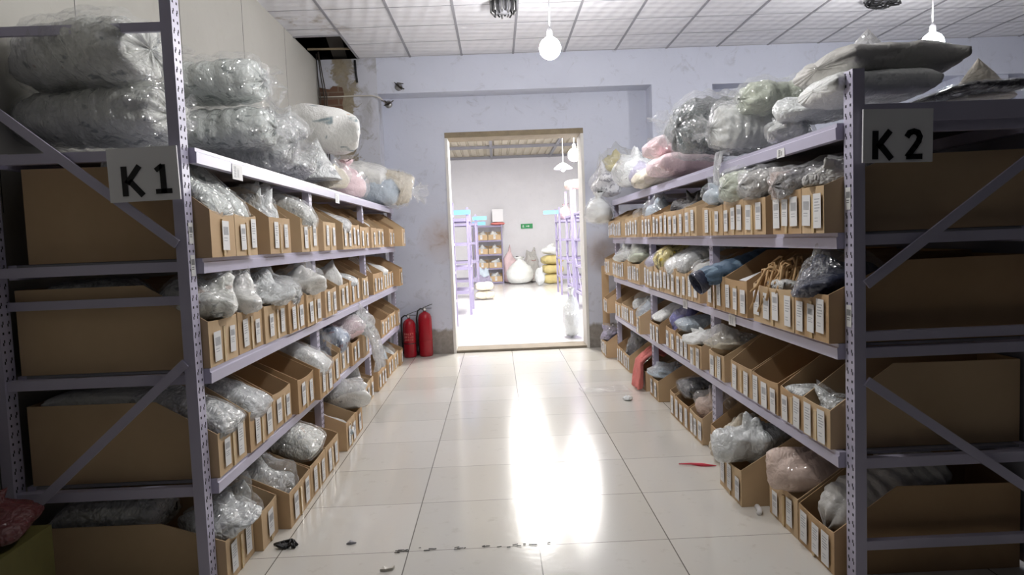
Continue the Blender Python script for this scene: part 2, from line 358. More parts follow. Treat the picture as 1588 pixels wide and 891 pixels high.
# crumbling corner: brick laid bare and brown render around it
def patch(name,pts,y,th,mat):
    MB().prism(pts,'y',y-th,y).obj(name,mat,kind='structure')
patch('trim_1',[(-2.03,2.86),(-1.78,2.87),(-1.745,2.95),(-1.76,3.1),(-1.735,3.2),(-1.75,3.28),(-1.86,3.30),(-1.9,3.26),(-2.03,3.29)],YP,.012,M['brick'])
w=MB(); w.box(XL-.15,XL,YB,YW+.38,0,ZC+.5)
w.obj('wall_left',M['wall_drab'],kind='structure')
w=MB()
for y in (1.2,2.42,3.0,3.64,4.86,6.08,7.3): w.box(XL-.001,XL+.0015,y-.0015,y+.0015,1.6,ZC)
w.obj('trim_2',M['slot'],kind='structure')
MB().box(XRT,XRT+.15,YB,YW+.38,0,ZC+.5).obj('wall_right',M['wall'],kind='structure')
# ceiling with one missing tile in the corner
HX0,HX1,HY0,HY1=XL,-1.53,7.62,YP
w=MB(); w.box(XL,XRT,YB,HY0,ZC,ZC+.02); w.box(HX1,XRT,HY0,YW,ZC,ZC+.02)
w.obj('ceiling',M['ceiling'],kind='structure')
w=MB()
for k in range(-4,14):
    x=.29+.61*k-.003
    if x<XL+.05 or x>XRT: continue
    w.box(x-.012,x+.012,YB,YP,ZC-.006,ZC+.004)
for k in range(18):
    y=YP-.03-.585*k
    w.box(XL if y<HY0 else HX1,XRT,y-.004,y+.004,ZC-.003,ZC+.003)
w.box(HX0,HX1,HY0-.02,HY0,ZC-.012,ZC+.004)
w.obj('ceiling_grid',M['grid'],kind='structure')
w=MB(); w.box(XL-.02,HX1+.5,HY0-.5,YW,ZC+.48,ZC+.5); w.box(XL-.02,XL,HY0-.5,YW,ZC,ZC+.5)
w.box(XL,HX1+.5,YW-.01,YW,ZC,ZC+.5); w.obj('ceiling_void',M['void'],kind='structure')
w=MB(); w.bar((-1.62,7.4,ZC+.10),(-1.78,8.7,ZC+.05),.16,.03); w.obj('ceiling_duct',M['void'],kind='structure')
w=MB(); w.bar((-2.03,8.15,ZC+.01),(-1.54,8.2,ZC+.015),.02,.02); w.obj('ceiling_lath',M['oldwood'],kind='structure')
# doorway: weathered timber lintel, pale reveals, raised sill
w=MB(); w.box(DX0-.01,DX1+.01,YW-.012,YW+.38,DZ,DZ+.065); w.obj('door_lintel',M['oldwood'],kind='structure',bevel=.006)
w=MB(); w.box(DX0-.012,DX0+.022,YW-.008,YW+.385,.0,DZ); w.box(DX1-.022,DX1+.012,YW-.008,YW+.385,0,DZ); w.obj('door_jamb',plain('worn_white_jamb',rgb(222,220,216),.6,vary=.08),kind='structure')
w=MB(); w.box(DX0+.022,DX1-.022,YW+.02,YW+.385,0,.03); w.obj('door_sill',plain('bare_cement',rgb(150,140,126),.9,vary=.2,bmp=.4),kind='structure',bevel=.006)
# back room
BY0=YW+.38; BY1=23.0
MB().box(-4,4.5,BY0,BY1+.2,-.1,.032).obj('floor_back',M['floor_back'],kind='structure')
MB().box(-4,4.5,BY1,BY1+.2,0,4.1).obj('wall_far',M['wall_back'],kind='structure')
w=MB(); w.box(-4.1,-4,BY0,BY1,0,4.1); w.obj('wall_west',M['wall_back'],kind='structure')
w=MB(); w.box(4.5,4.6,BY0,BY1,0,4.1); w.obj('wall_east',M['wall_back'],kind='structure')
bm=bmesh.new(); n=0; prev=None      # corrugated roof, ribs along the room
x=-4.1
prof=[]
while x<4.6:
    prof+= [(x,0),(x+.14,0),(x+.16,.035),(x+.21,.035)]; x+=.23
for (px,pz) in prof:
    a=bm.verts.new((px,BY0,4.06+pz)); c=bm.verts.new((px,BY1+.1,4.06+pz))
    if prev: bm.faces.new((prev[0],a,c,prev[1]))
    prev=(a,c)
me=bpy.data.meshes.new('roof'); bm.to_mesh(me); bm.free(); link('ceiling_back_roof',me,M['corrugated'],kind='structure')
w=MB()
for y in (11.2,14.2,17.2,20.1,22.6): w.box(-4,4.5,y-.03,y+.03,3.97,4.05)
for x in (-1.8,-.05,1.8,3.4): w.box(x-.04,x+.04,BY0,BY1,4.0,4.06)
w.obj('ceiling_back_purlins',M['grid'],kind='structure')
# ------------------------------------------------------------------ racks
POST_L=(2.84,4.73,6.56,8.38); POST_R=(2.65,4.40,6.17,8.0); PW=.07
ZLV=(1.826,1.38,.926,.463); ZRV=(1.802,1.383,.95,.518)
def post_mesh(h,s):
    "aisle face at local x=0, steel behind it towards -s; slots on aisle face"
    w=MB(); x0,x1=(-.045,0) if s>0 else (0,.045)
    w.box(x0,x1,0,PW,0,h); e=.0012
    z=.06; k=0
    while z<h-.05:
        for y in (.018,.052):
            if s>0: w.box(-.002,e,y-.004,y+.004,z-.005,z+.005,1)
            else: w.box(-e,.002,y-.004,y+.004,z-.005,z+.005,1)
            # slanted slot above each hole
            dy=.006
            for q in range(2):
                zz=z+.026+.011*q; yy=y-dy/2+dy*q
                if s>0: w.box(-.002,e,yy-.0026,yy+.0026,zz,zz+.012,1)
                else: w.box(-e,.002,yy-.0026,yy+.0026,zz,zz+.012,1)
        z+=.075; k+=1
    return w.mesh('post')
def rack(label,s,xf,xr,posts,lv,h0,h1,group):
    "s: +1 the aisle lies towards +x"
    root=empty('storage_rack',(xf,posts[0],0),label=label,cat='rack',group=group)
    def P(o): o.parent=root; o.location=Vector(o.location)-root.location; return o
    big=post_mesh(h0,s); small=post_mesh(h1,s)
    for i,y in enumerate(posts):
        me=big if i==0 else small
        P(link('post',me,[M['steel'],M['slot']],None,(xf,y,0)))
        P(link('post',me,None,None,(xr+(.045 if s>0 else -.045),y,0)))
    xb0,xb1=sorted((xf-s*.005,xf+s*.032)); rb=xr+s*.03
    shelf_m=M['shelf']
    for a,b in zip(posts,posts[1:]):
        for z in lv:
            # stepped front beam: profile in (x,z)
            o=lambda t:xf+s*t
            pr=[(o(-.004),z-.062),(o(.030),z-.062),(o(.032),z-.018),(o(.026),z-.014),(o(.026),z),(o(-.004),z)]
            if s<0: pr=pr[::-1]
            P(MB().prism(pr,'y',a+PW+.001 if a==posts[0] else a+.002,b-.001 if b==posts[-1] else b+.001).obj('beam',M['steel']))
            x0,x1=sorted((xr+s*.05,xr+s*.085)); P(MB().box(x0,x1,a+PW+.002,b-.002,z-.06,z).obj('beam',M['steel']))
            x0,x1=sorted((xr+s*.086,xf-s*.006)); P(MB().box(x0,x1,a+PW+.003,b-.003,z-.012,z-.001).obj('shelf_board',shelf_m))
    # the end frame facing the viewer and the inner frames
    for i,y in enumerate(posts):
        zs=[z-.03 for z in lv]
        x0,x1=sorted((xr+s*.045,xf-s*.046))
        for z in zs: P(MB().box(x0,x1,y+.012,y+.047,z-.02,z+.02).obj('cross_bar',M['steel'],bevel=.003))
    return root,P
rk1,P1=rack('lavender steel rack signed K 1 with plastic bundles above five rows of bins',1,-1.225,-2.03,POST_L,ZLV,2.62,1.826,'the two aisle racks')
for z in (1.213,2.30): P1(MB().box(-1.985,-1.272,2.892,2.910,z-.018,z+.018).obj('cross_bar',M['steel'],bevel=.003))
P1(MB().bar((-1.985,2.835,2.03),(-1.262,2.835,1.44),.012,.036).obj('diagonal_brace',M['steel'],bevel=.003))
P1(MB().bar((-1.985,2.835,.335),(-1.262,2.835,.966),.012,.036).obj('diagonal_brace',M['steel'],bevel=.003))
rk2,P2=rack('lavender steel rack signed K 2 with bags piled above five rows of bins',-1,1.347,2.13,POST_R,ZRV,1.99,1.80,'the two aisle racks')
for z in (.985,.165): P2(MB().box(1.393,2.085,2.652,2.682,z-.018,z+.018).obj('cross_bar',M['steel'],bevel=.003))
P2(MB().box(1.393,2.13,2.652,2.69,1.79,1.858).obj('top_panel',M['steel'],bevel=.003))
P2(MB().bar((1.392,2.644,1.185),(2.10,2.644,1.70),.012,.036).obj('diagonal_brace',M['steel'],bevel=.003))
P2(MB().bar((1.392,2.644,.815),(2.10,2.644,.31),.012,.036).obj('diagonal_brace',M['steel'],bevel=.003))
# stickers on posts and beams
def sticker_mesh(w,h,kind):
    "paper tag in the local y-z plane facing +x, printed with grey bars and rows"
    m=MB(); m.box(0,.0008,-w/2,w/2,0,h,0); e=.0011
    if kind==0:
        k=0
        while -w*.36+k*.0045<w*.36:
            m.box(0.0007,e,-w*.36+k*.0045,-w*.36+k*.0045+(.0022 if k%3 else .0032),h*.62,h*.84,1); k+=1
        for q in range(3): m.box(.0007,e,-w*.34,w*(.30-.12*(q%2)),h*(.50-.07*q),h*(.50-.07*q)+.003,1)
    elif kind==1:
        for q in range(5): m.box(.0007,e,-w*.32,w*(.34-.14*(q%3==1)),h*(.82-.085*q),h*(.82-.085*q)+.004,1)
        for q in range(2): m.box(.0007,e,-w*.30,w*.1,h*(.28-.09*q),h*(.28-.09*q)+.003,1)
    else:
        k=0
        while -w*.34+k*.005<w*.34:
            m.box(.0007,e,-w*.34+k*.005,-w*.34+k*.005+.0028,h*.52,h*.80,1); k+=1
        for q in range(2): m.box(.0007,e,-w*.3,w*.2,h*(.40-.09*q),h*(.40-.09*q)+.003,1)
    return m.mesh('sticker')
STK=[sticker_mesh(.070,.130,0),sticker_mesh(.066,.136,1),sticker_mesh(.074,.124,2),sticker_mesh(.062,.116,0),sticker_mesh(.064,.128,1)]
for me in STK: me.materials.append(M['paper']); me.materials.append(M['ink'])
TAGM=sticker_mesh(.04,.085,2); TAGM.materials.append(M['paper']); TAGM.materials.append(M['darkink'])
def stick(root,part,me,loc,rot=(0,0,0)):
    "a sticker on the nearest post or beam of the rack, as that part's own child"
    best=min((c for c in root.children if c.name.split('.')[0]==part),key=lambda c:min(((c.matrix_basis@v.co)+root.location-Vector(loc)).length for v in c.data.vertices))
    o=link('sticker',me,None,best,Vector(loc)-root.location-best.location,rot); return o
for z in (1.31,1.44): stick(rk1,'post',TAGM,(-1.2235,2.878,z))
for z in (1.47,1.02): stick(rk2,'post',TAGM,(1.3455,2.687,z),(0,0,PI))
for y in (3.42,5.5): stick(rk1,'beam',STK[0],(-1.1925,y,1.768),(PI/2,0,0))
stick(rk2,'beam',TAGM,(1.3143,3.2,1.752),(PI/2,0,PI))
for y,z in ((3.9,.885),(4.9,.885)): stick(rk2,'beam',STK[3],(1.3143,y,z+.02),(PI/2,0,PI))
# sign boards
def glyph(w,ch,x,z,h,t,y0,y1):
    "strokes of K, 1, 2 as flat raised strips; x,z lower left"
    b=lambda p,q,wd=t: w.bar((x+p[0]*h,(y0+y1)/2,z+p[1]*h),(x+q[0]*h,(y0+y1)/2,z+q[1]*h),wd,y1-y0,up=(0,1,0))
    if ch=='K':
        b((.09,0),(.09,1)); b((.16,.42),(.62,1.0)); b((.25,.52),(.68,0))
    elif ch=='1':
        b((.30,0),(.30,1)); b((.06,.80),(.30,.97),t*.8); b((.02,.075),(.58,.075),t*.85)
    else:
        pts=[(.05,.80),(.13,.92),(.28,.965),(.43,.92),(.50,.78),(.46,.62),(.34,.44),(.20,.26),(.07,.09)]
        for p,q in zip(pts,pts[1:]):
            d=(Vector(q)-Vector(p)).normalized()*.035; b((p[0]-d.x,p[1]-d.y),(q[0]+d.x,q[1]+d.y),t*.95)
        b((.02,.075),(.60,.075),t*.9)
def sign(label,loc,w_,h_,chars,tilt):
    root=empty('sign_board',loc,label=label,cat='sign',group='rack number signs'); root.rotation_euler=(0,tilt,0)
    bd=MB().box(0,w_,-.004,.004,0,h_).obj('board',M['board'],root,bevel=.0015)
    for ch,x,z,h in chars:
        g_=MB(); glyph(g_,ch,x,z,h,.022,-.0065,-.0038); g_.obj('lettering',M['black'],bd)
P2(MB().box(2.088,2.092,2.66,8.06,.02,1.79).obj('light_block',M['shelf']))  # unseen sheet added to block light showing through the gaps above the bins
sign('white sign board reading K 1 hung on the rack end',(-1.500,2.822,1.610),.272,.208,(('K',.052,.022,.115),('1',.178,.026,.112)),-.02)
sign('white sign board reading K 2 hung on the rack end',(1.372,2.632,1.640),.262,.196,(('K',.036,.012,.104),('2',.160,.012,.104)),.02)
# ------------------------------------------------------------------ cardboard bins
ORD='first second third fourth fifth sixth seventh eighth ninth tenth eleventh twelfth thirteenth fourteenth fifteenth'.split()
ROWN={1:'top',2:'second',3:'third',4:'floor'}
GRP={(k,i):f'cardboard bins on the {ROWN[i]} row of rack K {1 if k=="L" else 2}' for k in 'LR' for i in (1,2,3,4)}
BINS={}
def bin_mesh(w,L,h1,h2,slope,seed,near):
    "front face at x=0 looking to +x, body running to -L; y from 0 to w; walls 5 mm"
    R=random.Random(seed); m=MB(); t=.005
    jit=lambda a:R.uniform(-a,a)
    m.box(-L,0,0,w,0,t)
    m.box(-L,-L+t,t,w-t,t,h2)
    for y0,y1 in ((0,t),(w-t,w)):
        m.prism([(-L,t),(0,t),(0,h1+jit(.004)),(-slope+jit(.02),h2+jit(.008)),(-L,h2)],'y',y0,y1)
    # front panel with a slightly sagging, bowed top edge
    n=7; bow=R.uniform(-.004,.007); sag=R.uniform(0,.010)
    F_=[];B_=[]
    for k in range(n+1):
        u=k/n; y=t+(w-2*t)*u; q=4*u*(1-u)
        F_.append((m.bm.verts.new((0,y,t)),m.bm.verts.new((bow*q,y,h1-sag*q+jit(.0015)))))
        B_.append((m.bm.verts.new((-t,y,t)),m.bm.verts.new((bow*q-t,y,h1-sag*q))))
    for k in range(n):
        a,b=F_[k],F_[k+1]; c,d=B_[k],B_[k+1]
        m.bm.faces.new((a[0],b[0],b[1],a[1])); m.bm.faces.new((c[1],d[1],d[0],c[0])); m.bm.faces.new((a[1],b[1],d[1],c[1]))
    m.bm.faces.new((F_[0][0],F_[0][1],B_[0][1],B_[0][0])); m.bm.faces.new((F_[n][1],F_[n][0],B_[n][0],B_[n][1]))
    return m.mesh('cardboard_bin')
def hash_(row,n): return sum(ord(c) for c in row)*131+n*17
def cardbin(row,n,X,y0,y1,z):
    k,i=row[0],int(row[1]); s=-1 if k=='L' else 1; R=random.Random(hash_(row,n))
    near=y0<5
    h1={'L1':.190,'L2':.188,'L3':.182,'L4':.182,'R1':.178,'R2':.186,'R3':.156,'R4':.180}[row]+R.uniform(-.006,.012)
    h2={'L1':.378,'L2':.348,'L3':.335,'L4':.288,'R1':.300,'R2':.330,'R3':.325,'R4':.350}[row]+R.uniform(-.01,.01)
    L=(abs(X)-1.19)+.77 if s<0 else .80-(abs(X)-1.3)
    L=min(L,(1.965-abs(X)) if s<0 else (2.07-X))
    me=bin_mesh(y1-y0,L,h1,h2,.25+R.uniform(-.03,.03),hash_(row,n),near)
    o=link('cardboard_bin',me,M['card'][R.randrange(3)],None,(X,y0 if s<0 else y1,z+.001),(0,0,0 if s<0 else PI))
    tag(o,f'open cardboard bin, {ORD[n-1]} from the front end in the {ROWN[i]} row of the K{1 if s<0 else 2} rack','box',GRP[(k,i)])
    # paper stickers, two to four, and a strip of tape
    w=y1-y0; cnt=max(1,min(5,int(w/(.15 if s<0 else .105)+.15)))
    if R.random()<.2 and cnt>2: cnt-=1
    for q in range(cnt):
        c=w*(q+.5)/cnt+R.uniform(-.012,.012); me2=STK[R.randrange(5)]
        link('sticker',me2,None,o,(.0075,c,min(.018+R.uniform(0,.02),h1-.15)),(R.uniform(-.04,.04),0,0))
    if near or R.random()<.3:
        c=w*.5+R.uniform(-.02,.02); MB().box(0,.0072,c-.011,c+.011,.004,h1*.82).obj('tape_strip',M['tape'],o)
    BINS[(row,n)]=dict(X=X,y0=y0,y1=y1,z=z,h1=h1,h2=h2,s=s,L=L)
    return o
# ------------------------------------------------------------------ wrapped goods
def nz(p): return noise.noise(p)
def ridge(p): return 1-abs(noise.noise(p))*2.2
def bag_mesh(kind,dx,dy,dz,seed,NU=30,NV=36,infl=0.0,crk=1.0):
    """closed lumpy surface standing on z=0, long axis x (front = +x), centred on x=y=0"""
    off=Vector((seed*7.31%97,seed*3.17%89,seed*5.71%83)); R=random.Random(seed)
    verts=[];faces=[]
    S=max(dx,dy,dz); md=min(dx,dy,dz)
    kf=R.randint(7,11); PLN=[]; EAR=[]
    if kind in('heap','peak'):
        for _ in range(17):
            n_=Vector((R.gauss(0,1),R.gauss(0,1),R.gauss(0,1))).normalized(); PLN.append((n_,R.uniform(.62,1.0)))
        EAR=[(Vector((R.uniform(-.3,.5),R.uniform(-.7,.7),R.uniform(.5,1))).normalized(),R.uniform(.3,.65),R.uniform(.28,.42)) for _ in range(3)]
        if kind=='peak': EAR=[(Vector((R.uniform(.0,.4),R.uniform(-.3,.3),1)).normalized(),.8,.75)]
    for i in range(NU+1):
        u=i/NU
        for j in range(NV):
            v=2*PI*j/NV; cv,sv=math.cos(v),math.sin(v)
            if kind=='log':          # round bundle, gathered front end
                t=2*u-1; r=max(0,1-abs(t)**(5 if t<0 else 4))**(1/3.2); e=2/2.6
                x=t*.5; y=math.copysign(abs(cv)**e,cv)*.5*r; z=math.copysign(abs(sv)**e,sv)*.5*r
                wf=max(0,(u-.62)/.38)**1.3
                if u>.93: x-=(u-.93)*.55
            elif kind=='pack':       # pillow pack: flat, with thin sealed ends
                t=2*u-1; r=max(0,1-abs(t)**4)**.5; e=2/3.2; ry=.86+.14*abs(t)**6
                if i in (0,NU): ry*=.0
                x=t*.5; y=math.copysign(abs(cv)**e,cv)*.5*ry; z=math.copysign(abs(sv)**e,sv)*.5*(r*.92+.05)
                wf=.4*max(0,(abs(t)-.5)/.5)
            elif kind=='sack':       # standing sack gathered at a neck with a flared top
                prof=[(0,0),(.02,.55),(.10,.86),(.25,1.0),(.45,.97),(.62,.78),(.74,.48),(.82,.22),(.87,.16),(.93,.30),(1,.42)]
                for (a,ra),(b,rb) in zip(prof,prof[1:]):
                    if u<=b: q=(u-a)/(b-a); q=q*q*(3-2*q); r=ra+(rb-ra)*q; break
                z=u-.5; x=cv*.5*r; y=sv*.5*r; wf=max(0,(u-.4)/.6)*.8
            elif kind=='cone':       # limp bag pulled to a peak
                r=(1-u)**.95*(1 if u>0.03 else u/.03); z=u-.5; x=cv*.5*r; y=sv*.5*r; wf=.5*u
            else:                    # crumpled bag of packs: soft facets, pulled-out corners
                t=u*PI; dr=Vector((math.sin(t)*cv,math.sin(t)*sv,-math.cos(t)))
                sm=sum((max(0,dr.dot(a_))/h_)**14 for a_,h_ in PLN)+.15
                r=min(1.25,sm**(-1/14))
                for e_,am,wd in EAR:
                    g_=max(0,1-dr.angle(e_)/wd); r+=am*g_*g_
                x,y,z=dr.x*.5*r,dr.y*.5*r,dr.z*.5*r; wf=.42*(.35+.65*t/PI)
                if z<-.25: z=-.25-(abs(z)-.25)*.35
            p=Vector((x*dx,y*dy,z*dz)); n=Vector((x/dx if dx else 0,y/dy,z/dz))
            n=n.normalized() if n.length>1e-6 else Vector((0,0,1))
            q=p/S
            d=.09*nz(q*2.1+off)+.045*crk*(ridge(q*3.1+off*1.3)-.45)+.020*crk*(ridge(q*7.5+off)-.4)+.007*crk*(ridge(q*17+off)-.4)
            if kind=='pack': d+=.022*(abs(math.sin(y*kf*4+5*nz(q*1.6+off)))-.5)
            if kind=='log': d+=.050*(abs(math.sin(u*PI*kf+2*nz(q*3+off)))-.5)*(1-wf)
            d+=wf*.085*(abs(math.sin(v*kf*.5+3.5*nz(q*2+off)))**.7-.5)
            if kind=='cone': p+=Vector((.10*dx*u*u*math.sin(seed),.1*dy*u*u,0))
            k=.55 if kind=='pack' else .8
            verts.append(p+n*(d*S*k*min(1,md/S+.25)*(.35 if kind=='cone' else 1)+infl*md))
        
    for i in range(NU):
        for j in range(NV):
            a=i*NV+j; b=i*NV+(j+1)%NV; faces.append((a,b,b+NV,a+NV))
    faces.append(tuple(range(NV))[::-1]); faces.append(tuple(NU*NV+j for j in range(NV)))
    zs=[v.z for v in verts]; zmin=min(zs); xs=[v.x for v in verts]; ys=[v.y for v in verts]
    if infl==0:
        sx=dx/(max(xs)-min(xs)); sy=dy/(max(ys)-min(ys)); sz=dz/(max(zs)-zmin)
        verts=[Vector((v.x*sx,v.y*sy,(v.z-zmin)*sz)) for v in verts]
    else: verts=[Vector((v.x,v.y,v.z+dz/2)) for v in verts]
    me=bpy.data.meshes.new(kind); me.from_pydata([tuple(v) for v in verts],[],faces); me.update()
    for p in me.polygons: p.use_smooth=True
    return me
def frill_mesh(r,h,seed):
    "loose gathered tuft of film opening towards +x"
    R=random.Random(seed); verts=[];faces=[]; NU,NV=8,30
    k=R.randint(5,8); ph=R.random()*6
    for i in range(NU+1):
        u=i/NU
        for j in range(NV):
            v=2*PI*j/NV; rr=r*(.18+.9*u**.8)*(1+.38*u*math.sin(k*v+ph)+.15*u*math.sin(11*v+ph*2))
            verts.append((h*u*(1+.35*math.sin(3*v+ph)*u)-h*.1,rr*math.cos(v),rr*math.sin(v)))
    for i in range(NU):
        for j in range(NV):
            a=i*NV+j; b=i*NV+(j+1)%NV; faces.append((a,b,b+NV,a+NV))
    me=bpy.data.meshes.new('tuft'); me.from_pydata(verts,[],faces); me.update()
    for p in me.polygons: p.use_smooth=True
    return me
def drape_mesh(w,path,seed,th=.006,fold=.02):
    "cloth or film strip of width w (y) following a path in (x,z), with soft folds"
    R=random.Random(seed); off=Vector((seed*1.7,seed*.9,3)); NV=26
    pts=[]
    for (a,b) in zip(path,path[1:]):
        for q in range(8): pts.append((a[0]+(b[0]-a[0])*q/8,a[1]+(b[1]-a[1])*q/8))
    pts.append(path[-1]); n=len(pts); top=[];bot=[]
    for i,(x,z) in enumerate(pts):
        u=i/(n-1); a=pts[max(0,i-1)]; b=pts[min(n-1,i+1)]; d=Vector((b[0]-a[0],0,b[1]-a[1])).normalized(); nn=Vector((-d.z,0,d.x))
        if nn.z<0 and abs(nn.z)>.3: nn=-nn
        if abs(nn.z)<=.3 and nn.x<0: nn=-nn
        ww=w*(1+.12*math.sin(u*5+seed))
        for j in range(NV+1):
            v=j/NV-.5; h=fold*(math.sin(v*22+seed+3*nz(Vector((u*2,v*3,seed))))*.6+1.1*nz(Vector((u*3,v*5,0))+off))
            p=Vector((x,v*ww+.02*nz(Vector((u*4,seed,0))),z))+nn*(h+fold)
            top.append(p); bot.append(p-nn*th)
    verts=top+bot; N0=len(top); f=[]; c=NV+1
    for i in range(n-1):
        for j in range(NV):
            a=i*c+j; f.append((a,a+1,a+c+1,a+c)); f.append((N0+a,N0+a+c,N0+a+c+1,N0+a+1))
    for i in range(n-1):
        for j in (0,NV): a=i*c+j; f.append((a,a+c,N0+a+c,N0+a))
    for j in range(NV):
        for i in (0,n-1): a=i*c+j; f.append((a,a+1,N0+a+1,N0+a))
    me=bpy.data.meshes.new('drape'); me.from_pydata([tuple(v) for v in verts],[],f)
    bm=bmesh.new(); bm.from_mesh(me); bmesh.ops.recalc_face_normals(bm,faces=bm.faces); bm.to_mesh(me); bm.free()
    for p in me.polygons: p.use_smooth=True
    return me
NAMES={'log':'wrapped_bundle','pack':'wrapped_pack','sack':'tied_bag','cone':'peaked_bag','heap':'bag_of_clothes','peak':'bag_of_clothes'}
_seed=[11]
def goods(kind,loc,dims,yaw,pitch,mat,label,group=None,filmk=None,tuft=False,roll=0,name=None,cat='bag'):
    "loc = centre of the base before tilting; yaw 0 looks to +x; pitch>0 tips the front down"
    _seed[0]+=1; sd=_seed[0]; dx,dy,dz=dims
    far=loc[1]>5.2; NU,NV=(22,30) if far else (44,60)
    me=bag_mesh(kind,dx,dy,dz,sd,NU,NV)
    # turn about the middle of the body
    E_=Euler((roll,pitch,yaw),'XYZ'); c=Vector((0,0,dz/2)); R_=E_.to_matrix()
    pos=Vector(loc)+c-R_@c
    o=link(name or NAMES[kind],me,C[mat],None,pos,E_); tag(o,label,cat,group)
    if filmk:
        sh=bag_mesh(kind,dx,dy,dz,sd,NU,NV,.03,1.25); link('plastic_wrap',sh,F[filmk],o)
    if tuft:
        f=frill_mesh(min(dy,dz)*.22,min(dy,dz)*.40,sd)
        if kind=='log': link('gathered_end',f,F['film'],o,(dx*.46,0,dz*.5))
        else: link('gathered_end',f,F['film'],o,(0,0,dz*.95),(0,-PI/2,0))
    return o
